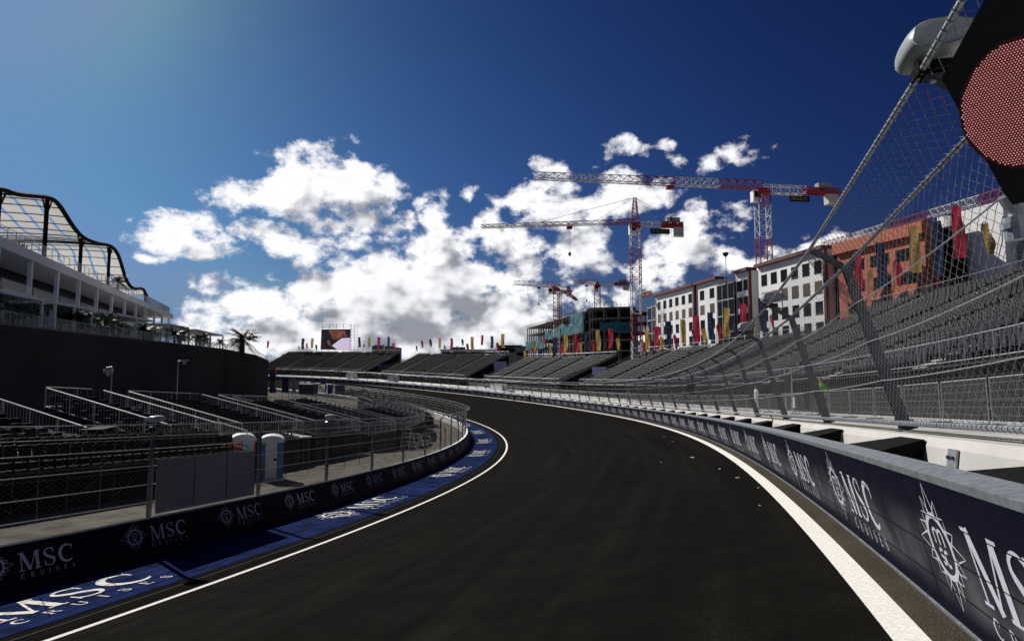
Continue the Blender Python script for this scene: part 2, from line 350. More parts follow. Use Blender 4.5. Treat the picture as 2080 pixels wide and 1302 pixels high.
# ------------------------------------------------------------------ lettering drawn as strokes: lists of strips [(x, y, half-width direction)]
def strip(pts, wid):                                  # centreline -> quads
    q = []; L = []; R_ = []
    for i, p_ in enumerate(pts):
        a = pts[max(0, i-1)]; b = pts[min(len(pts)-1, i+1)]; dx, dy = b[0]-a[0], b[1]-a[1]; l = hypot(dx, dy) or 1
        wv = wid[i] if isinstance(wid, (list, tuple)) else wid
        L.append((p_[0]-dy/l*wv/2, p_[1]+dx/l*wv/2)); R_.append((p_[0]+dy/l*wv/2, p_[1]-dx/l*wv/2))
    for i in range(len(pts)-1): q.append((L[i], R_[i], R_[i+1], L[i+1]))
    return q
def arc(cx, cy, rx, ry, a0, a1, n=10): return [(cx+rx*cos(radians(a0+(a1-a0)*i/n)), cy+ry*sin(radians(a0+(a1-a0)*i/n))) for i in range(n+1)]
def wlist(n, a, b): return [a+(b-a)*sin(pi*i/(n-1)) for i in range(n)]
def glyph(ch, sl=.0):
    out = []
    def st(p_, wv): out.append(strip(p_, wv))
    if ch == 'M':
        st([(.10,.0),(.10,1)], .055); st([(.13,1),(.52,.0)], [.17,.15]); st([(.50,.02),(.86,1)], .05); st([(.90,.0),(.90,1)], .17)
        st([(-.04,.025),(.24,.025)], .05); st([(.74,.025),(1.06,.025)], .05); st([(-.04,.975),(.16,.975)], .05); st([(.82,.975),(1.06,.975)], .05); w_ = 1.12
    elif ch == 'S':
        p_ = arc(.33,.74,.25,.23,30,180,8)+[(.12,.66),(.24,.54),(.42,.45),(.54,.36)]+arc(.33,.25,.25,.22,20,-150,9); n = len(p_)
        st(p_, [.06+.11*math.exp(-((i-n/2)/3.6)**2) for i in range(n)]); st([(.55,.72),(.55,.98)], .05); st([(.09,.02),(.09,.32)], .05); w_ = .74
    elif ch == 'C':
        p_ = arc(.47,.5,.40,.47,48,312,18); st(p_, wlist(19,.05,.18)); st([(.74,.68),(.76,.98)], .05); w_ = .88
    elif ch == 'R':
        st([(.12,0),(.12,1)], .13); st([(.12,.96)]+arc(.34,.73,.24,.23,90,-90,8)+[(.12,.5)], .08); st([(.32,.5),(.68,0)], .12); st([(0,.03),(.26,.03)], .06); w_ = .76
    elif ch == 'U':
        st([(.12,1),(.12,.3)]+arc(.38,.3,.26,.27,180,360,8)+[(.64,1)], .1); st([(0,.97),(.26,.97)], .06); st([(.52,.97),(.76,.97)], .06); w_ = .8
    elif ch == 'I': st([(.14,0),(.14,1)], .13); st([(0,.03),(.28,.03)], .06); st([(0,.97),(.28,.97)], .06); w_ = .34
    elif ch == 'E':
        st([(.12,0),(.12,1)], .13); st([(.0,.035),(.58,.035)], .07); st([(.0,.965),(.56,.965)], .07); st([(.12,.52),(.42,.52)], .07); st([(.57,.0),(.57,.22)], .05); st([(.55,.78),(.55,1)], .05); w_ = .68
    return out, w_
def logo_strokes():
    G = []                                            # groups of quads in metres; star centre at 0, 0
    R1, r0, r1 = .47, .205, .255
    for i in range(16):                               # rays as outlined spikes
        t = pi/2 + i*pi/8; L = (.47 if i % 4 == 0 else (.33 if i % 2 == 0 else .385)); hw = .10 if i % 2 == 0 else .075
        tip = (L*cos(t), L*sin(t)); a = (r1*cos(t-hw*3), r1*sin(t-hw*3)); b = (r1*cos(t+hw*3), r1*sin(t+hw*3))
        G.append(strip([a, tip], [.016, .006])); G.append(strip([tip, b], [.006, .016]))
    G.append(strip(arc(0,0,(r0+r1)/2,(r0+r1)/2,0,360,28), r1-r0-.004))
    G.append(strip([(-.10,.01),(-.10,.11)], .022)); G.append(strip([(-.10,.08)]+arc(-.05,.085,.045,.04,150,0,5)+[(-.005,.01)], .026))
    G.append(strip([(-.005,.08)]+arc(.045,.085,.045,.04,150,0,5)+[(.09,.01)], .026))
    G.append(strip(arc(-.045,-.055,.032,.03,30,270,6)+arc(-.045,-.11,.032,.028,90,-150,6), .024)); G.append(strip(arc(.055,-.085,.045,.055,50,310,9), .026))
    x = .60
    for ch, sc in (('M',.5),('S',.5),('C',.5)):
        g, w_ = glyph(ch)
        for q in g: G.append([tuple((x+a*sc, -.25+b*sc) for (a, b) in c) for c in q])
        x += (w_+.09)*sc
    X1 = x-.05; x = .60; ws = [glyph(c)[1]*.13 for c in 'CRUISES']; gap = (X1-x-sum(ws))/6
    for ch, wq in zip('CRUISES', ws):
        g, _ = glyph(ch)
        for q in g: G.append([tuple((x+a*.13, -.45+b*.13) for (a, b) in c) for c in q])
        x += wq+gap
    return G
LOGO = logo_strokes()
def logo_mesh(mb, f, lift=.0035, step=.00025):        # f(u, v, lift) -> 3-D point
    for k, g in enumerate(LOGO):
        for q in g: mb.add([f(a, b, lift+step*(k % 7)) for (a, b) in q], [(0,1,2,3)])

# ------------------------------------------------------------------ outer steel barrier with its banner
HN = math.sqrt(1+LEAN*LEAN); HW = 1.2
def ow(s, h, out=0.): return P(s, h*LEAN/HN + out/HN, h/HN - out*LEAN/HN)      # on the outer wall face
ob = thing('steel_barrier', 'long navy sponsor barrier with galvanised top rail on the outside of the corner', 'barrier', P(0, 0))
def wallprof(h0, h1, t0, t1): return [(h*LEAN/HN+t/HN, h/HN-t*LEAN/HN) for h, t in ((h0,t0),(h1,t0),(h1,t1),(h0,t1))]
mb = MB(); sweep(mb, -12, 340, 1.0, wallprof(.03, 1.14, -.17, 0)); build(mb, 'banner_face', M_BANNER, ob)
mb = MB(); sweep(mb, -12, 340, 1.0, wallprof(1.143, 1.2, -.19, .006)); build(mb, 'top_rail', M_STEEL, ob)
mb = MB(); sweep(mb, -12, 340, 1.0, wallprof(-.01, .028, -.1, .018)); build(mb, 'foot_rail', M_STEEL, ob)
mb = MB()
for h in (.30, .58, .86): sweep(mb, -12, 120, 1.0, wallprof(h-.004, h+.004, .0004, .006))
build(mb, 'panel_joint', M_BLACK, ob)
for k in range(-2, 72):
    s = 5.60+4.0108*k; mb = MB()
    logo_mesh(mb, lambda u, v, l, s=s: ow(s-u, .64+v, l+.001 if k < 8 else l+.012)); build(mb, 'sponsor_logo', M_LOGO, ob)
# cloudy grey band printed low on the banner
def print_mat():
    m = bpy.data.materials.new('banner_print'); m.use_nodes = True; nt = m.node_tree; b = nt.nodes['Principled BSDF']; uvn = nd(nt, 'ShaderNodeUVMap'); sx = nd(nt, 'ShaderNodeSeparateXYZ'); nt.links.new(uvn.outputs[0], sx.inputs[0])
    n = nd(nt, 'ShaderNodeTexNoise'); n.inputs['Scale'].default_value = 1.6; n.inputs['Detail'].default_value = 4; nt.links.new(uvn.outputs[0], n.inputs['Vector'])
    up = sstep(nt, sx.outputs[1], .10, .36); dn = math_(nt, 'SUBTRACT', 1.0, sstep(nt, sx.outputs[1], .36, .95)); wv = math_(nt, 'MULTIPLY', math_(nt, 'MULTIPLY', up, dn), sstep(nt, n.outputs['Fac'], .25, .75))
    mx = nd(nt, 'ShaderNodeMixRGB'); nt.links.new(wv, mx.inputs[0]); mx.inputs[1].default_value = (.0045,.005,.017,1); mx.inputs[2].default_value = (.115,.112,.118,1)
    nt.links.new(mx.outputs[0], b.inputs['Base Color']); b.inputs['Roughness'].default_value = .6; b.inputs['Specular IOR Level'].default_value = .06
    bn = nd(nt, 'ShaderNodeTexNoise'); bn.inputs['Scale'].default_value = 2.5; nt.links.new(uvn.outputs[0], bn.inputs['Vector']); bp = nd(nt, 'ShaderNodeBump'); bp.inputs['Strength'].default_value = .5; bp.inputs['Distance'].default_value = .03; nt.links.new(bn.outputs['Fac'], bp.inputs['Height']); nt.links.new(bp.outputs[0], b.inputs['Normal'])
    return m
S_ = np.arange(-12, 340.5, 1.0); hs = [.032, .25, .45, .7, 1.0, 1.14]; mb = MB(); mb.add([ow(s, h, .0015) for s in S_ for h in hs], [(i*6+j, i*6+j+1, (i+1)*6+j+1, (i+1)*6+j) for i in range(len(S_)-1) for j in range(5)])
o = build(mb, 'banner_print', print_mat(), ob); ul = o.data.uv_layers.new(name='UVMap'); co = []
for l in o.data.loops: k = l.vertex_index; co += [S_[k//6], hs[k % 6]]
ul.data.foreach_set('uv', co)
mb = MB()
for k in range(-3, 60):
    a = [ow(2.1+4.0108*k+q, h, o_) for h in (.03, 1.14) for q, o_ in ((0,.001),(.012,.001),(.012,.0032),(0,.0032))]; mb.hexa(a)
build(mb, 'panel_seam', M_BLACK, ob)
# ------------------------------------------------------------------ white concrete wall behind it
cw = thing('concrete_wall', 'pale concrete safety wall behind the navy sponsor barrier', 'wall', P(0, -1))
mb = MB(); sweep(mb, -12, 345, 1.0, [(-.70, 0), (-.58, .1), (-.72, 1.22), (-.78, 1.33), (-1.34, 1.35), (-1.34, 0)]); build(mb, 'wall_body', M_CONC, cw)
mb = MB(); sweep(mb, -12, 345, 2.0, [(-1.0, 1.351), (-1.0, 1.362), (-1.33, 1.362), (-1.33, 1.351)]); build(mb, 'capping', M_GCONC, cw)
mbj = MB()
for k in range(0, 60):
    s = 11+5.5*k-.35
    for a, b in (((-.573, .1), (-.713, 1.22)),): mbj.hexa([P(s,a[0],a[1]),P(s+.02,a[0],a[1]),P(s+.02,a[0]-.02,a[1]),P(s,a[0]-.02,a[1]),P(s,b[0],b[1]),P(s+.02,b[0],b[1]),P(s+.02,b[0]-.02,b[1]),P(s,b[0]-.02,b[1])])
build(mbj, 'wall_joint', M_BLACK, cw)
for i, (s, z) in enumerate(((8.02, 1.09), (13.55, 1.09), (19.05, 1.09))):
    mb = MB(); pf = lambda ds_, dz, o: P(s+ds_, -.572-(z+dz-.1)*.125+o, z+dz)
    mb.hexa([pf(-.13,-.14,.002),pf(.13,-.14,.002),pf(.13,-.14,.02),pf(-.13,-.14,.02),pf(-.13,.14,.002),pf(.13,.14,.002),pf(.13,.14,.02),pf(-.13,.14,.02)])
    pl = build(mb, 'anchor_plate', M_STEEL, cw); mb = MB()
    for q in (-.06, .06): mb.bar(pf(q,.05,.02), pf(q,.05,.05), .02, 8)
    mb.tube([pf(-.1,-.1,.04), pf(0,-.06,.09), pf(.1,-.1,.05)], .018, 6); build(mb, 'anchor_bolt', M_DSTEEL, pl)
for k in range(-1, 44):
    s = 9.0+4.47*k; mb = MB(); q = .0
    # wedge: thick against the concrete, sharp edge on the steel barrier
    lo = .25; hi = 1.30
    mb.hexa([P(s+.95,-.62,lo),P(s+1.95,-.12,lo),P(s-.22,-.12,lo),P(s,-.62,lo),P(s+.95,-.735,hi),P(s+1.95,.055,1.07),P(s-.22,.055,1.07),P(s,-.735,hi)])
    o = build(mb, 'foam_wedge', M_BLACK); tag(o, f'black foam wedge between sponsor barrier and pale concrete wall, {nth(k+1)} from the camera end', 'crash cushion', 'foam wedges behind the barrier')
    bv = o.modifiers.new('b', 'BEVEL'); bv.width = .02; bv.segments = 2

# ------------------------------------------------------------------ inner barrier
zbI = ZB
def iw(s, h, out=0.): return P(s, WL + h*LEAN/HN - out/HN, zbI + h/HN + out*LEAN/HN)
ib = thing('sponsor_wall', 'low navy sponsor wall on the inside of the corner with bright steel edge', 'barrier', P(16, WL, ZB))
def iprof(h0, h1, t0, t1): return [(WL+h*LEAN/HN-t/HN, ZB+h/HN+t*LEAN/HN) for h, t in ((h0,t0),(h1,t0),(h1,t1),(h0,t1))]
mb = MB(); sweep(mb, -14, 345, 1.0, iprof(-.02, 1.16, -.3, 0)); build(mb, 'banner_face', M_BANNER, ib)
mb = MB(); sweep(mb, -14, 345, 1.0, iprof(1.163, 1.215, -.33, .012)); build(mb, 'top_edge', mat('bright_edge', (.80,.79,.76), .6, var=.1, scale=2), ib)
mb = MB(); sweep(mb, -14, 345, 1.0, [(WL+.34, ZB-.6),(WL+.34, ZB+1.0),(WL+.62, ZB+1.1),(WL+.62, ZB-.6)]); build(mb, 'wall_back', M_CONC, ib)
mb = MB(); mb2 = MB()
xi, yi = TX+NX*WL, TY+NY*WL; dd = np.r_[0, np.cumsum(np.hypot(np.diff(xi), np.diff(yi)))]; dd -= np.interp(0, SS, dd)
def sI(a): return float(np.interp(a, dd, SS))         # arc length along the inner wall -> s
for k in range(-2, 22):
    a0 = 14.38+4.0153*k; mb = MB()
    logo_mesh(mb, lambda u, v, l, a0=a0: iw(sI(a0+u), .70+v*.92, l)); build(mb, 'sponsor_logo', M_LOGO, ib)
mb = MB()
for k in range(0, 9):
    s0 = 8.0+17.5*k
    logo_mesh(mb, lambda u, v, l: P(s0+u*3.05, 16.75+v*2.45, surf(16.75+v*2.45)+.012+l*2), .001, .0007)
struct(build(mb, 'painted_lettering', M_WHITE))

# ------------------------------------------------------------------ chain link panel, one mesh for every bay
def wires(x0, x1, z0, z1, px, pz, r, fn):             # zigzag wires as thin three-sided prisms
    V = []; Q = []; nx = int(round((x1-x0)/px)); nz = int(round((z1-z0)/pz)); base = 0
    ang = [(r*cos(t), r*sin(t)) for t in (0, 2*pi/3, 4*pi/3)]
    for i in range(nx):
        xc = x0+(i+.5)*px; pts = []
        for j in range(nz+1): pts.append((xc+(px*.5 if (j+i) % 2 else -px*.5)*1.04, z0+(z1-z0)*j/nz))
        for j, (x, z) in enumerate(pts):
            for a, b in ang: V.append(fn(x+a, b + (r*.6 if j % 2 else -r*.6), z))
        for j in range(nz):
            for k in range(3): Q.append((base+3*j+k, base+3*j+(k+1) % 3, base+3*j+3+(k+1) % 3, base+3*j+3+k))
        base += 3*len(pts)
    return np.array(V), np.array(Q)
BAY = 5.5; HP = 2.6
V1, Q1 = wires(0, BAY, .10, HP, .088, .060, .0036, lambda x, y, z: (x, y, z))
ARM = np.array([.375, .44])                            # arm: inwards, up in the leaning frame
V2, Q2 = wires(0, BAY, 0, .58, .088, .060, .0036, lambda x, y, z: (x, y+ARM[0]*z/.58, HP+ARM[1]*z/.58))
PANEL_ME = np_mesh('mesh_panel', np.vstack([V1, V2]), np.vstack([Q1, Q2+len(V1)]), M_WIRE); PANEL = PANEL_ME.data; bpy.data.objects.remove(PANEL_ME)
V1, Q1 = wires(0, BAY, .10, HP, .11, .07, .0014, lambda x, y, z: (x, y, z))
V2, Q2 = wires(0, BAY, 0, .58, .11, .07, .0014, lambda x, y, z: (x, y+ARM[0]*z/.58, HP+ARM[1]*z/.58))
_o = np_mesh('mesh_panel', np.vstack([V1, V2]), np.vstack([Q1, Q2+len(V1)]), mat('dull_wire', (.20, .205, .21), .5, .3, var=.1)); PANEL_THIN = _o.data; bpy.data.objects.remove(_o)
from mathutils import Matrix, Vector
def frame_matrix(a, b, up):
    x = Vector(b-a); L = x.length; x.normalize(); z = Vector(up); y = z.cross(x).normalized(); z = x.cross(y)
    M = Matrix.Identity(4)
    for i, v in enumerate((x, y, z)): M[0][i], M[1][i], M[2][i] = v
    M.translation = Vector(a); return M, L
def outer_fence():
    f = thing('catch_fence', 'tall galvanised chain link catch fence leaning over the track on the outside', 'fence', P(0, -1, 1.35))
    root = rootpos(f); N = 56
    base = lambda k: P(5.5*k, -1.0, 1.36)
    def fr(k):
        s = 5.5*k; n = np.array([ip(s, NX), ip(s, NY), 0]); up = n*.28+np.array([0,0,1.]); up /= np.linalg.norm(up); return n, up
    # post profile: a channel with a bent arm towards the track
    pts = {}
    for k in range(-1, N):
        n, up = fr(k); b = base(k); bend = b+up*HP; inn = n*up[2]-np.array([0,0,1.])*np.dot(n, up); inn = np.array([n[0]*up[2], n[1]*up[2], -.28/math.sqrt(1+.28**2)])
        tip = bend+inn*.375+up*.44; pts[k] = (b, bend, tip, inn, up, n)
        t = np.cross(up, inn); t /= np.linalg.norm(t); mb = MB(); h = .055; dp = .15
        for off, th in ((-h, .008), (h, .008)):
            mb.hexa([b+t*off-inn*dp*1.1, b+t*(off+th)-inn*dp*1.1, b+t*(off+th)+inn*.0, b+t*off, bend+t*off-inn*dp*.8, bend+t*(off+th)-inn*dp*.8, bend+t*(off+th), bend+t*off])
        mb.hexa([b-t*h-inn*dp*1.1, b+t*h-inn*dp*1.1, b+t*h-inn*(dp*1.1-.01), b-t*h-inn*(dp*1.1-.01), bend-t*h-inn*dp*.8, bend+t*h-inn*dp*.8, bend+t*h-inn*(dp*.8-.01), bend-t*h-inn*(dp*.8-.01)])
        mb.hexa([bend-t*h-inn*dp*.8, bend+t*h-inn*dp*.8, bend+t*h, bend-t*h, tip-t*h-up*.0-inn*.1, tip+t*h-inn*.1, tip+t*h, tip-t*h])
        mb.hexa([b-t*.12-inn*.22-up*.01, b+t*.12-inn*.22-up*.01, b+t*.12+inn*.06-up*.01, b-t*.12+inn*.06-up*.01, b-t*.12-inn*.22+up*.012, b+t*.12-inn*.22+up*.012, b+t*.12+inn*.06+up*.012, b-t*.12+inn*.06+up*.012])
        if k < 12:
            for z in (.25, .5, 1.0, 1.5, 2.0, 2.4): mb.bar(b+up*z+t*h, b+up*z+t*(h+.03)-inn*.03, .013, 6)
        build(mb, 'post', mat('aged_galvanised', (.12, .128, .135), .55, .3, var=.35, scale=9), f)
    for k in range(-1, N-1):
        a, b = pts[k], pts[k+1]; M, L = frame_matrix(a[0], b[0], a[4]); o = bpy.data.objects.new('mesh_panel', PANEL if k < 14 else PANEL_THIN); COL.objects.link(o); o.parent = f
        M = M @ Matrix.Diagonal((L/BAY, 1, 1, 1)); M.translation = Vector(a[0]-root); o.matrix_basis = M
    for nm, fn, r in (('bottom_pipe', lambda q: q[0]+q[4]*.12+q[3]*.02, .034), ('bend_pipe', lambda q: q[1], .024), ('tip_pipe', lambda q: q[2], .024)):
        mb = MB(); ks = sorted(pts)
        for k in ks[:-1]: mb.bar(fn(pts[k]), fn(pts[k+1]), r, 8)
        if nm == 'bottom_pipe':
            for k in range(0, 5):
                a, b = fn(pts[k]), fn(pts[k+1])
                for j in range(46):
                    c = a+(b-a)*(j+.5)/46; dx = (b-a)/np.linalg.norm(b-a)*.008; mb.bar(c-dx, c+dx, .042, 8)
        else:
            for k in range(-1, 4):
                a, b = fn(pts[k]), fn(pts[k+1])
                for j in range(50):
                    c = a+(b-a)*(j+.5)/50; dx = (b-a)/np.linalg.norm(b-a)*.006; mb.bar(c-dx, c+dx, r+.006, 7)
        build(mb, nm, M_STEEL, f)
    for hc, sag in ((.78, .03), (1.4, .05), (2.02, .06)):
        mb = MB()
        for k in sorted(pts)[:-1]:
            a, b = pts[k][0]+pts[k][4]*hc+pts[k][3]*.02, pts[k+1][0]+pts[k+1][4]*hc+pts[k+1][3]*.02; n_ = 6
            q = [a+(b-a)*i/n_-np.array([0,0,sag*4*(i/n_)*(1-i/n_)]) for i in range(n_+1)]; mb.tube(q, .0085, 5)
        build(mb, 'cable', M_STEEL, f)
    return f, pts
OF, OPTS = outer_fence()
def inner_fence():
    f = thing('inner_catch_fence', 'dark catch fence of straight posts and cables on the low inner wall', 'fence', P(16, WL+.5, ZB+1.1))
    root = rootpos(f); pts = {}
    for k in range(-5, 38):
        s = sI(15.25+5.5*k); n = np.array([-ip(s, NX), -ip(s, NY), 0]); b = P(s, WL+.5, ZB+1.1); up = np.array([0,0,1.]); bend = b+up*HP; tip = bend+n*.42+up*.40
        pts[k] = (b, bend, tip, n, up); t = np.cross(up, n); mb = MB(); h = .05
        mb.hexa([b-t*h-n*.13, b+t*h-n*.13, b+t*h, b-t*h, bend-t*h-n*.11, bend+t*h-n*.11, bend+t*h, bend-t*h])
        mb.hexa([bend-t*h-n*.11+up*.002, bend+t*h-n*.11+up*.002, bend+t*h+up*.002, bend-t*h+up*.002, tip-t*h-n*.08, tip+t*h-n*.08, tip+t*h, tip-t*h])
        mb.box(b+np.array([0,0,.01]), (.26,.26,.03), 0)
        build(mb, 'post', M_DSTEEL, f)
        if k % 2 == 0 and k < 8:
            pass
    for k in sorted(pts)[:-1]:
        a, b = pts[k], pts[k+1]; x = b[0]-a[0]; M = Matrix.Identity(4); L = np.linalg.norm(x); xv = Vector(x).normalized()
        n = a[3]; yv = Vector(n); yv = (yv - xv*yv.dot(xv)).normalized(); zv = xv.cross(yv)
        if zv.z < 0: zv = -zv
        for i, v in enumerate((xv, yv, zv)): M[0][i], M[1][i], M[2][i] = v
        M = M @ Matrix.Diagonal((L/BAY, 1, 1, 1)); M.translation = Vector(a[0]-root)
        o = bpy.data.objects.new('mesh_panel', PANEL_THIN); COL.objects.link(o); o.parent = f; o.matrix_basis = M
        if k % 1 == 0:
            mb = MB(); 
            for fr_ in (1/3, 2/3): c = a[0]+x*fr_; mb = MB(); mb.bar(c+np.array([0,0,.45]), c+np.array([0,0,2.2]), .012, 5); build(mb, 'spacer', M_DSTEEL, f)
    for hc in (.52, 1.08, 1.66, 2.2, 2.6, None):
        mb = MB(); ks = sorted(pts)
        fn = (lambda q: q[2]) if hc is None else (lambda q: q[0]+q[4]*hc+q[3]*.03)
        for k in ks[:-1]: mb.bar(fn(pts[k]), fn(pts[k+1]), .013, 6)
        build(mb, 'cable', M_STEEL, f)
    return f, pts
IF_, IPTS = inner_fence()

# ------------------------------------------------------------------ signal lights on the fences
def hood(name, tip, n, t, label, sc=1.):
    f = thing(name, label, 'signal light', tip, 'grey signal light boxes on the catch fences'); up = np.array([0,0,1.]); n = np.array(n); t = np.array(t)
    prof = [(-.36,-.06),(-.44,.05),(-.36,.17),(-.14,.25),(.14,.26),(.30,.18),(.34,.0),(.26,-.10),(0,-.10)]; mb = MB(); W_ = .34*sc; poly = []
    rings = []
    for q, k in ((-1, .82), (-.8, 1), (.8, 1), (1, .82)): rings.append([tip+t*W_*q+n*a*sc*k+up*(b*sc*k+.12) for a, b in prof])
    m_ = len(prof); V = [p_ for r in rings for p_ in r]; F = [(i*m_+j, i*m_+(j+1) % m_, (i+1)*m_+(j+1) % m_, (i+1)*m_+j) for i in range(3) for j in range(m_)]
    F += [tuple(range(m_)), tuple(range(4*m_-1, 3*m_-1, -1))]; mb.add(V, F); o = build(mb, 'hood', M_PLAST, f, True)
    bv = o.modifiers.new('b', 'SUBSURF'); bv.levels = 2; bv.render_levels = 2
    mb = MB(); mb.box(tip-up*.04*sc, (.30*sc, .36*sc, .12*sc), atan2(t[1], t[0])); build(mb, 'driver_box', M_FABRIC, f)
    mb = MB(); mb.bar(tip-up*.12, tip+up*.05, .03, 8); mb.bar(tip-up*.12-n*.25, tip-up*.05, .022, 6); build(mb, 'bracket', M_STEEL, f)
    mb = MB(); q = [tip-n*.2+t*.28+up*.06+np.array([0,0,-.16*sin(pi*i/8)])+t*.1*sin(pi*i/8) for i in range(9)]; mb.tube(q, .012, 6); build(mb, 'cable_loop', M_BLACK, f)
    return f
for i, k in enumerate((1, 3, 4)):
    b, bend, tip, inn, up, n = OPTS[k]; t = np.cross((0,0,1), n)
    hood('signal_light', tip+np.array([0,0,.02])-inn*.1, n, t, ['large pale grey signal light hood beside the red light board on the outer fence', 'pale grey signal light hood on outer fence tip in front of white apartments', 'farthest grey signal light hood on outer fence, above the flags'][i], .75 if i else .70)
for k, lb in ((0, 'grey signal light box on top of the inner fence post left of the grey boards'), (2, 'grey signal light box on inner fence post right of the portable toilets')):
    b, bend, tip, n, up = IPTS[k]; t = np.cross((0,0,1), n); hood('signal_light', tip+np.array([0,0,.0])-n*.35, n, t, lb, .62)

# red light board hung on the outer fence near the camera
def light_board():
    c = at(2082, 208, 2.72); view = c-np.array([0,0,CZ]); view /= np.linalg.norm(view)
    f = thing('light_board', 'black diamond shaped signal board with a round field of red lamps', 'signal board', c)
    nrm = -view*1.0+np.array([-.22,-.05,.0]); nrm /= np.linalg.norm(nrm); rt = np.cross(nrm, (0,0,1)); rt = -rt/np.linalg.norm(rt); upv = np.cross(nrm, rt)
    if upv[2] < 0: upv = -upv
    rt = np.cross(upv, nrm)
    def onb(x, y):                                     # photo pixel -> point on the board's plane
        r = at(x, y, 1.0)-np.array([0,0,CZ]); k_ = np.dot(c-np.array([0,0,CZ]), nrm)/np.dot(r, nrm); return np.array([0,0,CZ])+r*k_
    L_4, B_4 = np.array([1912., 160.]), np.array([2052., 416.]); T_4 = L_4+(np.array([2000., -2.])-L_4)*1.65; R_4 = T_4+B_4-L_4
    poly = [onb(*q)-nrm*.004 for q in ((1912,160),(2040,396),(2058,416),(2185,392),(2275,120),(2150,-150),(2010,-20))]; mb = MB(); mb.prism(poly, tuple(-nrm*.07)); build(mb, 'board', mat('board_black', (.004,.004,.004), .6, var=.2), f)
    mb = MB(); r0 = .285; pit = .0118; n_ = int(r0/pit)+1; Vs = []
    for i in range(-n_, n_+1):
        for j in range(-n_, n_+1):
            x = (i + (.5 if j % 2 else 0))*pit*1.0; y = j*pit*.92
            if (x/.83)**2*1. + y*y > r0*r0: continue
            q = c+rt*x+upv*y+nrm*.003; s_ = .0040
            mb.add([q+rt*s_, q+upv*s_, q-rt*s_, q-upv*s_, q+nrm*.004], [(0,1,4),(1,2,4),(2,3,4),(3,0,4)])
    build(mb, 'red_lamps', mat('led_red', (.80,.30,.28), .4, var=.25, scale=90, emit=.62), f)
    mb = MB(); pl = [c+rt*.83*(r0+.012)*cos(t)+upv*(r0+.012)*sin(t)+nrm*.0015 for t in np.linspace(0, 2*pi, 40, endpoint=False)]; mb.add(pl, [tuple(range(40))])
    build(mb, 'lamp_field', mat('led_base', (.10,.012,.014), .6, var=.2, scale=60), f)
    mb = MB(); lo = at(2066, 440, 2.9); l2 = at(2074, 486, 2.9); mb.bar(lo, l2, .062, 14); mb.bar(lo+(l2-lo)*.25, lo+(l2-lo)*.5, .074, 14); mb.bar(at(2040,400,2.9), lo, .03, 8); build(mb, 'mount_post', M_STEEL, f)
light_board()

# ------------------------------------------------------------------ low mesh barriers along the service road
def barrier_proto():
    mb = MB(); L, H_ = 2.75, 1.18
    mb.tube([(0,0,.08),(0,0,H_),(L,0,H_),(L,0,.08),(0,0,.08)], .018, 5)
    return mb
L_, H_ = 2.75, 1.18
def make_barrier():
    r = bpy.data.objects.new('mesh_barrier', None); COL.objects.link(r)
    mb = MB(); mb.tube([(0,0,.06),(0,0,H_),(L_-.04,0,H_),(L_-.04,0,.06),(0,0,.06)], .016, 5); build(mb, 'frame', M_STEEL, r)
    mb = MB()
    for i in range(1, 38): x = i*(L_-.04)/38; mb.bar((x,0,.08),(x,0,H_), .0028, 3, cap=False)
    for z in (.25,.45,.65,.85,1.05): mb.bar((0,0,z),(L_-.04,0,z), .004, 3, cap=False)
    build(mb, 'wire_grid', M_WIRE, r)
    mb = MB(); mb.bar((0,-.3,.02),(0,.3,.02), .02, 5); mb.bar((0,-.28,.03),(0,0,.5), .012, 4); build(mb, 'foot', M_STEEL, r)
    return r
proto = make_barrier()
for i in range(60):
    s = 10+2.8*i; a, b = P(s, -5.2, 1.36), P(s+2.78, -5.2, 1.36); o = proto if i == 0 else copy_tree(proto)
    M, L = frame_matrix(a, b, (0,0,1)); o.matrix_basis = M
    tag(o, f'knee-high mesh crowd barrier below the grandstand, {nth(i)} panel from the right', 'crowd barrier', 'mesh barriers along the service road')

# ------------------------------------------------------------------ grandstands
def seat_mesh():
    mb = MB(); w_ = .21
    # back: three facets, pan, underside; faces +y (towards the track)
    for a, b in ((-1,-.4),(-.4,.4),(.4,1)):
        ya = -.20+.04*abs(a) if abs(a) > .5 else -.20; yb = -.20+.04*abs(b) if abs(b) > .5 else -.20
        mb.hexa([(a*w_,ya-.02,.40),(b*w_,yb-.02,.40),(b*w_,yb,.42),(a*w_,ya,.42),(a*w_,ya-.09,.80),(b*w_,yb-.09,.80),(b*w_,yb-.065,.80),(a*w_,ya-.065,.80)])
    mb.hexa([(-w_,-.18,.39),(w_,-.18,.39),(w_,.20,.40),(-w_,.20,.40),(-w_,-.18,.43),(w_,-.18,.43),(w_,.20,.44),(-w_,.20,.44)])
    mb.box((0,-.04,.2), (.06,.06,.38)); return mb
SEAT = seat_mesh(); SV = np.array(SEAT.v); SQ = np.array(SEAT.f)
def seat_me(m):
    me = bpy.data.meshes.new('seat'); me.from_pydata(SEAT.v, [], SEAT.f); me.materials.append(m); return me
SME = {'g': seat_me(M_SEATG), 'b': seat_me(M_SEATB)}
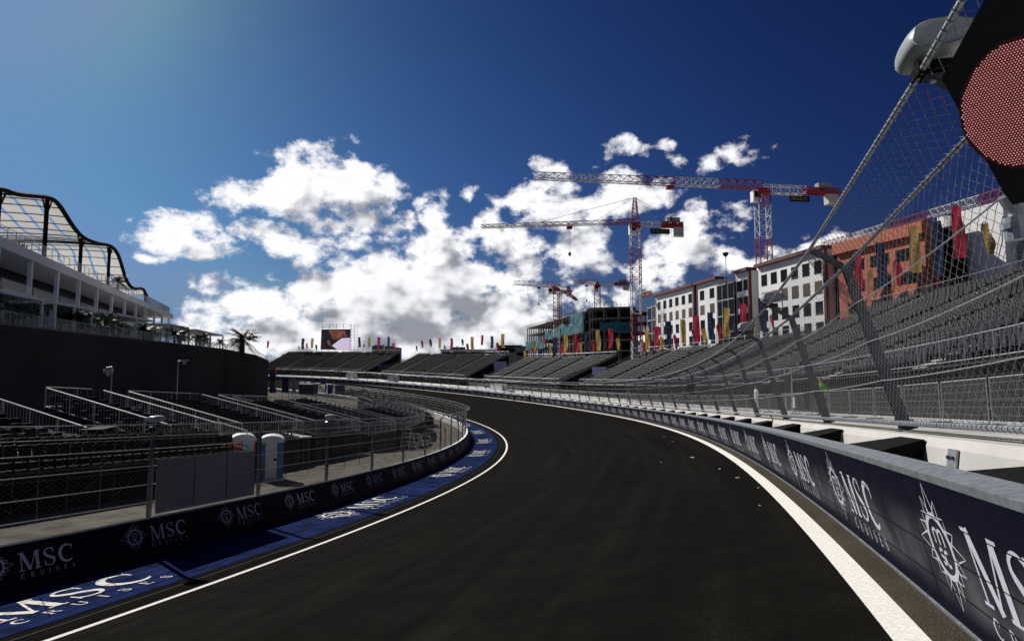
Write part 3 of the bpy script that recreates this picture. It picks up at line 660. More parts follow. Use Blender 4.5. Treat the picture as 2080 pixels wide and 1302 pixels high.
def stand(label, s0, s1, w0, z0, rows, dw, dz, sgn, seatm, aisles=(), indiv=0, ground=1.36, front_rail=True, group=None, seat=.52, name='grandstand', ind_x=(1500, 2080), back_rail=True, fascia=True):
    # sgn -1: rows climb outwards (outer side); +1: rows climb inwards over the infield
    f = thing(name, label, 'grandstand', P((s0+s1)/2, w0, ground if callable(ground) is False else ground(s0)), group)
    gz_ = (lambda s: ground) if not callable(ground) else ground
    ds = 2.0; mb = MB(); S_ = np.linspace(s0, s1, max(2, int((s1-s0)/ds)+1)); prof = []
    for k in range(rows):
        prof += [(w0+sgn*dw*k, z0+dz*k), (w0+sgn*dw*(k+1), z0+dz*k)]
    prof.append((w0+sgn*dw*rows, z0+dz*rows))
    n = len(prof); V = [P(s, a, b) for s in S_ for a, b in prof]; mb.add(V, [(i*n+j, i*n+j+1, (i+1)*n+j+1, (i+1)*n+j) for i in range(len(S_)-1) for j in range(n-1)])
    build(mb, 'deck', M_DECK, f)
    # skirts: front, sides, back as a closed dark body under the deck
    mb = MB(); body = lambda s: [P(s, w0, gz_(s)+.02), P(s, w0, z0-.02), P(s, w0+sgn*dw*rows, z0+dz*(rows-1)-.02), P(s, w0+sgn*dw*rows, gz_(s)+.02)]
    V = [p_ for s in S_ for p_ in body(s)]; F = [(i*4+j, i*4+(j+1) % 4, (i+1)*4+(j+1) % 4, (i+1)*4+j) for i in range(len(S_)-1) for j in range(4)]
    F += [(0,1,2,3), tuple(len(V)-4+j for j in (3,2,1,0))]; mb.add(V, F); build(mb, 'skirt', M_FABRIC, f)
    mb = MB(); 
    for s in np.arange(s0+.02, s1, 2.07):
        mb.bar(P(s, w0-sgn*.05, gz_(s)), P(s, w0-sgn*.05, z0), .024, 5); mb.bar(P(s, w0-sgn*.05, gz_(s)+.2), P(min(s+2.07, s1), w0-sgn*.05, z0-.1), .018, 4)
    for z in (.33, .75): 
        q = [P(s, w0-sgn*.05, gz_(s)+(z0-gz_(s))*z) for s in S_]; mb.tube(q, .02, 4)
    q = [P(s, w0-sgn*.04, z0-.05) for s in S_]; mb.tube(q, .05, 4)
    build(mb, 'scaffold', mat('dark_scaffold', (.02,.02,.021), .7, .2, var=.3), f)
    def inaisle(s): return any(abs(s-a) < .75 for a in aisles)
    if aisles:
        for a in aisles:
            mb = MB()
            for k in range(rows):
                for hlf in (0, 1):
                    ww = w0+sgn*dw*(k+.5*hlf); zz = z0+dz*(k+.5*hlf)+.03
                    p0 = [P(a-.68, ww+sgn*.02, zz), P(a+.68, ww+sgn*.02, zz), P(a+.68, ww+sgn*dw*.42, zz), P(a-.68, ww+sgn*dw*.42, zz)]
                    mb.hexa(p0 + [q+np.array([0,0,.05]) for q in p0])
            o = build(mb, 'stairway', M_STAIR, f)
            mb = MB()
            if dz > .2:
                for k in range(0, rows, 3):
                    q = P(a, w0+sgn*dw*(k+.3), z0+dz*k); q2 = P(a, w0+sgn*dw*(k+1.6), z0+dz*(k+1.3)); u_ = np.array([0,0,.95]); mb.tube([q, q+u_, q2+u_, q2], .02, 5)
                build(mb, 'aisle_handrail', M_STEEL, f)
    def rail(nm, ws, zz, sA, sB, fence=False, h=1.05, par=f, st=1.0, inc=.14):
        mb = MB(); pts = np.arange(sA, sB+.01, st)
        for zt in (h, h*.12): mb.tube([P(s, ws, zz+zt) for s in pts], .022, 5)
        for s in pts[::2]: mb.bar(P(s, ws, zz), P(s, ws, zz+h), .022, 5)
        for s in np.arange(sA, sB, inc): mb.bar(P(s, ws, zz+h*.12), P(s, ws, zz+h), .0075, 3, cap=False)
        build(mb, nm, M_STEEL, par)
    if front_rail: rail('front_railing', w0-sgn*.02, z0, s0, s1, inc=.28)
    if back_rail: rail('back_railing', w0+sgn*dw*rows, z0+dz*rows, s0, s1, inc=.45)
    def endrail(nm, s):
        mb = MB(); k = np.arange(0, rows+.01, 1.)
        top = [P(s, w0+sgn*dw*i, z0+dz*i+1.0) for i in k]; mb.tube(top, .024, 5); mb.tube([q-np.array([0,0,.88]) for q in top], .018, 4)
        top_ = mb; top_m = M_BRIGHT if sgn > 0 else M_STEEL
        mb.tube([q+np.array([0,0,.005]) for q in top], .036 if sgn > 0 else .024, 6)
        for i in np.arange(0, rows, 2): mb.bar(P(s, w0+sgn*dw*i, z0+dz*i), P(s, w0+sgn*dw*i, z0+dz*i+1.0), .024, 5)
        for i in np.arange(0, rows, .17/dw): mb.bar(P(s, w0+sgn*dw*i, z0+dz*i+.12), P(s, w0+sgn*dw*i, z0+dz*i+1.0), .0075, 3, cap=False)
        build(mb, nm, top_m, f)
    endrail('end_railing', s0+.03); endrail('end_railing', s1-.03)
    # seats
    M_ = []; 
    for k in range(rows):
        wc = w0+sgn*dw*(k+.58); 
        for s in np.arange(s0+.45, s1-.35, seat):
            if inaisle(s): continue
            n_ = np.array([ip(s, NX), ip(s, NY)])*(-sgn)
            M_.append((P(s, wc, z0+dz*k+.005), n_, k))
    def key(m_):
        x, y = pxl(m_[0]); inside = ind_x[0] < x < ind_x[1] and 300 < y < 1200 and m_[0][1] > 2
        return (0 if inside else 1, m_[0][1])
    idx = sorted(range(len(M_)), key=lambda i: key(M_[i])); ind = idx[:indiv]; rest = idx[indiv:]
    root = rootpos(f)
    for i in ind:
        p_, n_, k = M_[i]; o = bpy.data.objects.new('seat', SME[seatm]); COL.objects.link(o); o.parent = f
        o.location = p_-root; o.rotation_euler = (0,0,atan2(n_[1], n_[0])-pi/2)
    if rest:
        pp = np.array([M_[i][0] for i in rest]); nn = np.array([M_[i][1] for i in rest]); tx = np.c_[nn[:,1], -nn[:,0]]
        V = np.zeros((len(rest), len(SV), 3)); V[:,:,0] = pp[:,None,0]+SV[None,:,0]*tx[:,None,0]+SV[None,:,1]*nn[:,None,0]
        V[:,:,1] = pp[:,None,1]+SV[None,:,0]*tx[:,None,1]+SV[None,:,1]*nn[:,None,1]; V[:,:,2] = pp[:,None,2]+SV[None,:,2]
        Q = (SQ[None,:,:]+(np.arange(len(rest))*len(SV))[:,None,None]).reshape(-1, 4)
        o = np_mesh('seats', V.reshape(-1,3), Q, M_SEATG if seatm == 'g' else M_SEATB, f); o['kind'] = 'stuff'
    return f
DW, DZ = .8, .335
GA = 'outer grandstand blocks round the corner'
stand('largest grey seated grandstand block, nearest on the right behind the chain link fence', 6, 77, -9, 3.6, 28, DW, .345, -1, 'g', aisles=(20, 32, 44, 56, 68), indiv=100, group=GA)
stand('grandstand block in front of the white apartments', 80, 126, -9, 3.6, 20, DW, .335, -1, 'g', aisles=(92, 104, 116), indiv=60, group=GA, ind_x=(1200,1700))
stand('grandstand block in front of the unfinished concrete building', 136, 176, -9, 3.6, 18, DW, .34, -1, 'g', aisles=(148, 158, 168), indiv=40, group=GA, ind_x=(900,1300))
stand('far grandstand block right of the big screen, under the low pale buildings', 187, 234, -9, 3.5, 20, DW, .36, -1, 'b', aisles=(198, 212, 226), indiv=0, group=GA)
stand('farthest grandstand block directly below the big screen', 244, 305, -9, 3.5, 21, DW, .36, -1, 'b', aisles=(250, 263, 276, 290), indiv=0, group=GA)
GB = 'low infield stands with black seats'
for i, (a, b, rows, lb, ai, nind) in enumerate(((9, 19.6, 9, 'low black seated stand at the far left edge', (17.5,), 40), (24.4, 28.3, 10, 'narrow low black seated stand in front of the black wall, between two slanting rails', (), 80),
        (30.2, 37.6, 10, 'low black seated stand behind the portable toilets and grey boards', (), 100), (39.6, 48.6, 10, 'low black seated stand right of the portable toilets', (), 60),
        (51, 61, 9, 'low black seated stand near the inside of the bend, left of the ladders', (), 0), (64, 80, 8, 'low black seated stand beyond the bend behind the inner fence', (), 0), (83, 110, 8, 'farthest low black seated stand on the infield', (), 0))):
    stand(lb, a, b, 24.6, -.45 if i < 4 else -.9, rows, .72, .165, 1, 'b', aisles=ai, indiv=nind, ground=infz, group=GB, name='infield_stand', ind_x=(0, 700), front_rail=(i > 0))
stand('dark rear stand beyond the bend, in front of the grey cabin', 66, 108, 34, -.6, 12, .72, .165, 1, 'b', aisles=(80, 94), indiv=0, ground=lambda s: -3.2, group=GB, name='infield_stand')
stand('long dark stand along the far inner fence', 112, 150, 22.5, -1.6, 14, .72, .12, 1, 'b', aisles=(124, 137), indiv=0, ground=lambda s: -3.2, group=GB, name='infield_stand')
# lower front seating terrace nearest the camera
stand('sunken front row stand with black seats above the dark fabric skirt at left', 13, 28, 22.9, -.75, 2, .8, .2, 1, 'b', indiv=60, ground=infz, group=GB, name='infield_stand', ind_x=(0, 500), front_rail=False, back_rail=False)
# access platforms between the blocks
for (sa, sb, lb) in ((20.0, 24.0, 'bare steel platform with a black table at far left between stands'), (28.5, 30.0, 'narrow gangway between the two left stands'), (37.8, 39.4, 'gangway between stands above the portable toilets')):
    f = thing('access_platform', lb, 'platform', P((sa+sb)/2, 25, infz(sa))); mb = MB()
    S_ = [sa, (sa+sb)/2, sb]
    sweep(mb, sa, sb, (sb-sa)/2, [(24.8, -.55), (24.8, -.45), (31.5, .35), (31.5, .25)]); build(mb, 'deck', M_STAIR if sb-sa < 2 else M_DECK, f)
    mb = MB()
    for s in S_:
        for w_ in (25, 28, 31): mb.bar(P(s, w_, infz(s)), P(s, w_, -.5+(w_-24.8)*.12), .03, 5)
    build(mb, 'leg', M_DSTEEL, f)
tb = P(22.2, 26.5, -.28); f = thing('folding_table', 'small black folding table with a red item on the platform', 'table', tb); mb = MB(); mb.box(tb+np.array([0,0,.72]), (.9,1.6,.04), .2); build(mb, 'table_top', M_BLACK, f)
for q in (-.6, .6): mb = MB(); c = tb+np.array([0,q,0]); mb.bar(c+np.array([-.35,0,0]), c+np.array([.35,0,.7]), .02); mb.bar(c+np.array([.35,0,0]), c+np.array([-.35,0,.7]), .02); build(mb, 'leg', M_DSTEEL, f)

# ------------------------------------------------------------------ infield: grey boards, portable toilets, lamp posts
gb = thing('hoarding_boards', 'three grey boards fixed on the inner fence in front of the red toilet', 'hoarding', P(sI(16.5), WL+.4, ZB+1.2))
for j in range(3):
    a0 = 15.32+1.64*j; mb = MB(); z0, z1 = ZB+1.22, ZB+2.95
    q = lambda a, z, o: P(sI(a), WL+.5-.10-o, z)
    mb.hexa([q(a0,z0,0),q(a0+1.61,z0,0),q(a0+1.61,z0,.03),q(a0,z0,.03),q(a0,z1,0),q(a0+1.61,z1,0),q(a0+1.61,z1,.03),q(a0,z1,.03)]); o = build(mb, 'board', M_PANEL, gb)
    mb = MB(); mb.tube([q(a0,z0,.035),q(a0,z1,.035),q(a0+1.61,z1,.035),q(a0+1.61,z0,.035)], .010, 4); build(mb, 'edge_trim', M_DSTEEL, gb)
def toilet(x, D, col, label, rz, do=0.):
    b = at(x, 745, D); s_ = b.copy(); 
    b[2] = ip(float(SS[np.argmin((TX+NX*22-b[0])**2+(TY+NY*22-b[1])**2)]), TZ) - 2.15
    f = thing('portable_toilet', label, 'portable toilet', b, 'portable toilets'); cx, cy, z = b; ca, sa = cos(rz), sin(rz)
    T = lambda x, y, zz: (cx+x*ca-y*sa, cy+x*sa+y*ca, z+zz); h = .56
    mb = MB(); mb.hexa([T(*p_) for p_ in [(-h,-h,.12),(h,-h,.12),(h,h,.12),(-h,h,.12),(-h,-h,1.95),(h,-h,1.95),(h,h,1.95),(-h,h,1.95)]]); build(mb, 'cabin', col, f)
    mb = MB(); mb.hexa([T(*p_) for p_ in [(-h-.03,-h-.03,0),(h+.03,-h-.03,0),(h+.03,h+.03,0),(-h-.03,h+.03,0),(-h-.03,-h-.03,.12),(h+.03,-h-.03,.12),(h+.03,h+.03,.12),(-h-.03,h+.03,.12)]]); build(mb, 'base', M_PANEL, f)
    mb = MB(); prof = [(h*1.06*cos(t), 1.94+.30*sin(t)) for t in np.linspace(pi, 0, 13)]; poly = [T(a, -h-.04, c) for a, c in prof]+[T(h*1.06, -h-.04, 1.9), T(-h*1.06, -h-.04, 1.9)]
    d_ = np.array(T(0, h+.04, 0))-np.array(T(0, -h-.04, 0)); mb.prism(poly, tuple(d_)); build(mb, 'roof', M_TANK, f)
    mb = MB(); mb.hexa([T(*p_) for p_ in [(-.27+do,-h-.035,.16),(.26+do,-h-.035,.16),(.26+do,-h-.002,.16),(-.27+do,-h-.002,.16),(-.27+do,-h-.035,1.93),(.26+do,-h-.035,1.93),(.26+do,-h-.002,1.93),(-.27+do,-h-.002,1.93)]]); dr = build(mb, 'door', M_TANK, f)
    mb = MB(); mb.hexa([T(*p_) for p_ in [(.10,-h-.05,1.02),(.26,-h-.05,1.02),(.26,-h-.036,1.02),(.10,-h-.036,1.02),(.10,-h-.05,1.14),(.26,-h-.05,1.14),(.26,-h-.036,1.14),(.10,-h-.036,1.14)]]); build(mb, 'latch', M_BLACK, dr)
    mb = MB(); r0 = random.Random(int(x))
    for i in range(5):
        for j in range(5):
            if r0.random() < .5: xx, zz = -.06+i*.06, 1.42+j*.05; mb.hexa([T(xx,-h-.042,zz),T(xx+.035,-h-.042,zz),T(xx+.035,-h-.036,zz),T(xx,-h-.036,zz),T(xx,-h-.042,zz+.03),T(xx+.035,-h-.042,zz+.03),T(xx+.035,-h-.036,zz+.03),T(xx,-h-.036,zz+.03)])
    build(mb, 'notice', M_BLACK, dr)
toilet(557, 31.2, mat('toilet_blue', (.03,.13,.24), .45), 'blue portable toilet with white roof and door', .35)
toilet(499, 32.3, mat('toilet_red', (.75,.05,.02), .45), 'red portable toilet with white roof and door, half behind the grey boards', .45, .24)
for (x, yt, D, lb) in ((228, 745, 36, 'slim lamp post with camera head in front of black wall, left one'), (362, 733, 42, 'slim lamp post in front of black wall, right of the camera post')):
    t = at(x, yt, D); b = t.copy(); b[2] = CZ-5.2; f = thing('lamp_post', lb, 'lamp post', b); mb = MB(); mb.bar(b, t, .05, 8, .035); build(mb, 'pole', M_STEEL, f)
    mb = MB(); mb.bar(t, t+np.array([-.35 if x < 300 else .5,0,-.05]), .03, 6); build(mb, 'bracket', M_STEEL, f)
    mb = MB(); c = t+np.array([-.22 if x < 300 else .42,0,-.25 if x < 300 else .02]); mb.box(c, (.42,.3,.22 if x < 300 else .12)); mb.ball(c-np.array([0,0,.16]), .13, 8, 5); build(mb, 'lamp_head', M_PLAST, f, True)
# step ladders / frames near the bend
for i, (x, D) in enumerate(((822, 62), (838, 58), (858, 56))):
    b = at(x, 860, D); b[2] = P(62, 23, -2.9)[2]; f = thing('steel_step_frame', ['leftmost','middle','rightmost'][i]+' bright aluminium step frame standing by the bend behind the inner fence', 'step ladder', b, 'aluminium step frames'); mb = MB()
    for q in (-.4, .4):
        mb.bar(b+np.array([q,0,0]), b+np.array([q+.25,0,2.1]), .03); mb.bar(b+np.array([q+.9,.3,0]), b+np.array([q+.25,0,2.1]), .025)
    build(mb, 'side_rail', M_CWHT, f)
    mb = MB()
    for z in (.4,.8,1.2,1.6,2.0): mb.bar(b+np.array([-.4+.25*z/2.1,0,z]), b+np.array([.4+.25*z/2.1,0,z]), .035)
    build(mb, 'rung', M_CWHT, f)

# ------------------------------------------------------------------ black boundary wall and terrace
ZR = lambda z: CZ+z
WPX = [(-36.5,8,3.5),(-38.2,28,3.5)] + [tuple(at(x, y, D))[:2]+(3.5,) for x, y, D in ((0,659,49.8),(163,678,63.6),(330,695.6,85.5),(455,710,119))]
pe = at(520, 722, 138); pe2 = at(546, 733, 152)
WPX += [(pe[0], pe[1], pe[2]-CZ), (pe2[0], pe2[1], pe2[2]-CZ)]
wp = []
for a, b in zip(WPX[:-1], WPX[1:]):
    for i in range(8): wp.append(tuple(a[k]+(b[k]-a[k])*i/8 for k in range(3)))
wp.append(WPX[-1])
bw = thing('black_wall', 'long plain black boundary wall below the hospitality terrace', 'wall', (wp[0][0], wp[0][1], CZ-8))
mb = MB()
for a, b in zip(wp[:-1], wp[1:]):
    d = np.array([b[0]-a[0], b[1]-a[1]]); d /= np.linalg.norm(d); n = np.array([-d[1], d[0]])*.35
    mb.hexa([(a[0],a[1],ZR(-9)),(b[0],b[1],ZR(-9)),(b[0]+n[0],b[1]+n[1],ZR(-9)),(a[0]+n[0],a[1]+n[1],ZR(-9)),(a[0],a[1],ZR(a[2])),(b[0],b[1],ZR(b[2])),(b[0]+n[0],b[1]+n[1],ZR(b[2])),(a[0]+n[0],a[1]+n[1],ZR(a[2]))])
build(mb, 'wall_face', M_WALLB, bw)
mb = MB(); 
for a, b in zip(wp[:-1], wp[1:]): mb.bar((a[0]-.2,a[1],ZR(a[2]+.06)), (b[0]-.2,b[1],ZR(b[2]+.06)), .14, 4)
build(mb, 'coping', M_GCONC, bw)
gl = thing('glass_balustrade', 'clear glass balustrade with thin steel rail along the top of the black wall', 'balustrade', (wp[4][0], wp[4][1], ZR(3.6)))
mb = MB(); mb2 = MB()
for i, (a, b) in enumerate(zip(wp[:-1], wp[1:])):
    mb.add([(a[0]-.25,a[1],ZR(a[2]+.2)),(b[0]-.25,b[1],ZR(b[2]+.2)),(b[0]-.25,b[1],ZR(b[2]+1.15)),(a[0]-.25,a[1],ZR(a[2]+1.15))], [(0,1,2,3)])
    for q in (0, .5): c = [a[k]+(b[k]-a[k])*q for k in range(3)]; mb2.bar((c[0]-.25,c[1],ZR(c[2]+.1)), (c[0]-.25,c[1],ZR(c[2]+1.2)), .03, 4)
    mb2.bar((a[0]-.25,a[1],ZR(a[2]+1.18)), (b[0]-.25,b[1],ZR(b[2]+1.18)), .022, 4)
build(mb, 'glass', M_GLASS, gl); build(mb2, 'rail', M_STEEL, gl)
mb = MB(); V = []
for a in wp: V += [(a[0]-.2, a[1], ZR(a[2]-.1)), (a[0]-45, a[1]+8, ZR(a[2]-.1))]
mb.add(V, [(2*i, 2*i+2, 2*i+3, 2*i+1) for i in range(len(wp)-1)]); struct(build(mb, 'terrace_floor', M_GCONC))

# ------------------------------------------------------------------ hospitality building with wave canopy
U = np.array([-.3395, .9406, 0]); VB = np.array([-.9406, -.3395, 0]); A0 = np.array([-54.0, 69.0, CZ])
def hb(t, b, z): return A0+U*t+VB*b+np.array([0,0,z])
H = thing('hospitality_building', 'two storey white pit building with open dark galleries under a wavy translucent canopy', 'building', hb(-10, 0, 3.5))
def hbox(nm, m, t0, t1, b0, b1, z0, z1, parent=H):
    mb = MB(); mb.hexa([hb(t0,b0,z0),hb(t1,b0,z0),hb(t1,b1,z0),hb(t0,b1,z0),hb(t0,b0,z1),hb(t1,b0,z1),hb(t1,b1,z1),hb(t0,b1,z1)]); return build(mb, nm, m, parent)
TE = 87
hbox('roof_slab', M_WBUILD, -60, TE, 0, 26, 11.95, 13.0)
hbox('gallery_floor', M_WBUILD, -60, TE, -.2, 26, 7.55, 7.95)
hbox('gallery_wall', M_WIN, -60, TE-.3, 5.5, 25, 7.95, 11.94)
hbox('ground_floor_wall', M_WIN, -60, TE-.3, 3.5, 25, 3.4, 7.54)
for i in range(-6, 11):
    t = 8.45*i; hbox('column', M_WBUILD, t-.24, t+.24, .35, .75, 7.96, 11.94)
    hbox('lower_column', M_WBUILD, t-.3, t+.3, .5, 1.1, 3.4, 7.54)
for i in range(-4, 10): hbox('gallery_balustrade', M_GLASS, 8.45*i+.45, 8.45*(i+1)-.45, .25, .29, 7.97, 9.05)
mb = MB()
for i in range(-4, 10):
    for q in range(6): c = hb(8.45*i+1+q*1.3, 3.0+(q%2), 7.96); mb.box(c+np.array([0,0,.4]), (.5,.5,.8), .3)
build(mb, 'gallery_tables', M_GREYW, H)
mb = MB(); mb2 = MB()
for t in np.arange(-30, TE, 2.1):
    mb.add([hb(t+.05,.35,13.0),hb(t+2.05,.35,13.0),hb(t+2.05,.35,14.3),hb(t+.05,.35,14.3)], [(0,1,2,3)]); mb2.bar(hb(t,.35,13),hb(t,.35,14.35),.035,4)
mb2.bar(hb(-30,.35,14.35),hb(TE,.35,14.35),.03,4)
g2 = build(mb, 'deck_balustrade', M_GLASS, H); build(mb2, 'rail', M_STEEL, g2)
mb = MB()
for t in np.arange(-25, TE-6, 1.7): mb.box(hb(t, 2.6+random.random()*3, 13.45), (.7,.7,.9), random.random())
build(mb, 'deck_furniture', M_GREYW, H)
mb = MB()
for t in np.arange(58, TE-1, 2.0): mb.tube([hb(t,.6,13),hb(t,.6,14.6),hb(t+1.0,.6,14.6),hb(t+1.0,.6,13)], .07, 4)
build(mb, 'end_screen', M_BLACK, H)
# canopy edge heights read along the facade (photo column -> t, height)
def t_of(x):                                           # facade parameter seen in photo column x
    k = (x-1040)/F_PX; return (A0[0]-k*A0[1])/(k*U[1]-U[0])
CE = [(-60,402),(-20,383),(0,375),(16,384),(38,391.5),(70,394),(102,397),(115,402),(125,415),(137,434),(149,453),(162,470),(175,482),(201,492.5),(215,494.5),(228,496.6),(237,504),(245,515),(254,542),(263,570),(270,580),(277,586),(286,586),(295,585),(301,590),(305,605)]
ct = []
for x, y in CE:
    t = t_of(x) if x > -50 else t_of(0)-14; D = (A0+U*t)[1]; ct.append((t, (HORIZON-y)*D/F_PX if x > -50 else 17))
tt = np.linspace(ct[0][0], ct[-1][0], 90); zz = np.interp(tt, [c[0] for c in ct], [c[1] for c in ct])
zz = np.convolve(np.r_[[zz[0]]*2, zz, [zz[-1]]*2], np.ones(5)/5, 'valid')
DEP = 20
ca = thing('wave_canopy', 'wave shaped canopy of translucent white sheets on dark trusses above the building deck', 'canopy', hb(30, 4, 13.1))
cz = lambda t, b: float(np.interp(t, tt, zz)) + .5*sin(b*.18) - b*.06
M_SHEET = mat('canopy_sheet', (.66,.66,.66), .7, var=.08, scale=.4); 
for nd_ in [M_SHEET.node_tree.nodes['Principled BSDF']]: nd_.inputs['Subsurface Weight'].default_value = 0; nd_.inputs['Transmission Weight'].default_value = 0
nts = M_SHEET.node_tree; tl = nts.nodes.new('ShaderNodeBsdfTranslucent'); tl.inputs[0].default_value = (.60,.60,.58,1); mx = nts.nodes.new('ShaderNodeMixShader'); mx.inputs[0].default_value = .55
nts.links.new(nts.nodes['Principled BSDF'].outputs[0], mx.inputs[1]); nts.links.new(tl.outputs[0], mx.inputs[2]); nts.links.new(mx.outputs[0], nts.nodes['Material Output'].inputs[0])
nb = 9
for j in range(nb):                                    # sheets run along the wave with narrow clear gaps, shifted bay by bay
    mb = MB()
    for i in range(len(tt)-1):
        t0, t1 = tt[i], tt[i+1]; bay = int((t0+60)//9)
        b0 = DEP*j/nb+.04+(.22 if bay % 2 else 0); b1 = DEP*(j+1)/nb-.10-(.0 if bay % 2 else .22)
        mb.add([hb(t0,b0+1,cz(t0,b0)),hb(t1,b0+1,cz(t1,b0)),hb(t1,b1+1,cz(t1,b1)),hb(t0,b1+1,cz(t0,b1))], [(0,1,2,3)])
    build(mb, 'sheet', M_SHEET, ca)
mb = MB(); mb.tube([hb(t,1,cz(t,0)) for t in tt], .28, 6); build(mb, 'edge_beam', M_BLACK, ca)
mb = MB(); mb.tube([hb(t,1+DEP,cz(t,DEP)) for t in tt], .2, 5); build(mb, 'rear_beam', M_BLACK, ca)
mb = MB(); L = 0; last = tt[0]
acc = np.r_[0, np.cumsum(np.hypot(np.diff(tt), np.diff(zz)))]
for q in np.arange(0, acc[-1], 2.3):
    t = float(np.interp(q, acc, tt)); mb.tube([hb(t,1+b,cz(t,b)-.14) for b in np.linspace(0, DEP, 7)], .075, 4)
build(mb, 'purlin', M_BLACK, ca)
for x in (8, 103, 174, 230, 304):
    t = t_of(x)
    for b in (1.2, 13):
        mb = MB(); top = cz(t, b-1)-.2; mb.bar(hb(t,b,13.0), hb(t,b,top), .26, 6); mb.bar(hb(t,b,top-2.0), hb(t+1.6,b,cz(t+1.6,b-1)-.1), .1, 4); mb.bar(hb(t,b,top-2.0), hb(t-1.6,b,cz(t-1.6,b-1)-.1), .1, 4)
        build(mb, 'mast', M_BLACK, ca)
# pergolas on the terrace
def wall_at(D): 
    ys = [q[1] for q in wp]; return np.array([np.interp(D, ys, [q[0] for q in wp]), D, CZ+np.interp(D, ys, [q[2] for q in wp])])
for i, (Da, Db, lb) in enumerate(((44, 60, 'white flat pergola at the far left of the terrace above the black wall'), (62.5, 70, 'white pergola above planters, second from left on the terrace'), (76, 88, 'long white pergola in the middle of the terrace'), (94, 104, 'pale pergola near the end of the hospitality building'), (108, 124, 'last white pergola, left of the tall palm'))):
    a, b = wall_at(Da)+np.array([-2.2,0,0]), wall_at(Db)+np.array([-2.2,0,0]); hz = 3.0; f = thing('pergola', lb, 'pergola', a, 'white pergolas on the terrace')
    v = np.array([-4.6,-1.0,0]); zt = np.array([0,0,hz]); mb = MB(); mb.hexa([a+zt, b+zt, b+zt+v, a+zt+v, a+zt+np.array([0,0,.28]), b+zt+np.array([0,0,.28]), b+zt+v+np.array([0,0,.28]), a+zt+v+np.array([0,0,.28])]); build(mb, 'roof', M_WBUILD, f)
    for c in (a, b, a+v, b+v, (a+b)/2): mb = MB(); mb.hexa([c+np.array(q) for q in ((-.11,-.11,-.1),(.11,-.11,-.1),(.11,.11,-.1),(-.11,.11,-.1),(-.11,-.11,hz),(.11,-.11,hz),(.11,.11,hz),(-.11,.11,hz))]); build(mb, 'post', M_WBUILD, f)
# vegetation
def palm(loc, th, r, nf, label, name='palm_tree', lean=0., trunk_r=.28, cat='palm tree', group=None, seed=1):
    rr = random.Random(seed); f = thing(name, label, cat, loc, group); mb = MB(); loc = np.array(loc, float); N = 7; q = [loc+np.array([lean*(i/N)**2, 0, th*i/N]) for i in range(N+1)]
    for i in range(N): mb.bar(q[i], q[i+1], trunk_r*(1.25-.3*i/N), 8, trunk_r*(1.2-.3*(i+1)/N))
    build(mb, 'trunk', M_TRUNK, f); top = q[-1]; mb = MB()
    for k in range(nf):
        a = 2*pi*k/nf*2.4+rr.random()*.5; e = radians(rr.uniform(-15, 80)); L = r*rr.uniform(.85, 1.12); n_ = 11; pts = []
        for i in range(n_+1):
            u = i/n_; x = L*u*cos(e*(1-.35*u)); z = L*(u*sin(e)-.62*u*u*(1.0-.35*sin(e))); pts.append(top+np.array([cos(a)*x, sin(a)*x, z+.1]))
        mb.tube(pts, .02*r/3, 3)
        side = np.array([-sin(a), cos(a), 0])
        for i in range(1, n_+1):
            for sub in (0, .5):
                c = pts[i-1]+(pts[i]-pts[i-1])*sub; l = .30*L*sin(pi*min(.97, (i-1+sub)/n_*.85+.15))+.05; dr = (pts[i]-pts[i-1]); dr = dr/np.linalg.norm(dr)
                for sg in (-1, 1):
                    tip = c+side*sg*l*.8+dr*l*.55-np.array([0,0,l*rr.uniform(.2,.65)]); wv = dr*.035*r/3*1.6; mb.add([c-wv, c+wv, tip], [(0,1,2)])
    build(mb, 'crown', M_LEAF, f); return f
c = at(492, 692, 112); palm((c[0], c[1], CZ+2.6), c[2]-CZ-2.6, 3.5, 46, 'tall feathery palm tree alone at the right end of the terrace', seed=3, trunk_r=.42)
c = at(240, 563, 104); palm((c[0], c[1], CZ+13.0), 1.7, 2.0, 22, 'small dark palm in a pot on the upper deck under the canopy', seed=5, trunk_r=.1)
def shrub(loc, r, h, n, label, mt, group, seed):
    rr = random.Random(seed); f = thing('shrub', label, 'shrub', loc, group); mb = MB(); loc = np.array(loc, float)
    for _ in range(6): mb.bar(loc, loc+np.array([rr.uniform(-r,r)*.5, rr.uniform(-r,r)*.5, h*.6]), .03, 4, .01)
    build(mb, 'stem', M_TRUNK, f); mb = MB(); cl = [(rr.uniform(-r,r)*.7, rr.uniform(-r,r)*.7, h*rr.uniform(.3,.95), r*rr.uniform(.25,.5)) for _ in range(8)]
    for _ in range(n):
        cx, cy, cz_, cr_ = rr.choice(cl); a, b = rr.uniform(0, 2*pi), rr.uniform(-1, 1); q = cr_*rr.random()**.4; c_ = loc+np.array([cx+q*cos(a), cy+q*sin(a), cz_+q*b]); s_ = rr.uniform(.10,.26)
        d1 = np.array([rr.uniform(-1,1), rr.uniform(-1,1), rr.uniform(-.3,1)]); d1 /= np.linalg.norm(d1); d2 = np.cross(d1, (rr.random(), rr.random(), .2)); d2 /= np.linalg.norm(d2); mb.add([c_, c_+d1*s_+d2*s_*.25, c_+d1*s_*2, c_+d1*s_-d2*s_*.25], [(0,1,2,3)])
    build(mb, 'foliage', mt, f)
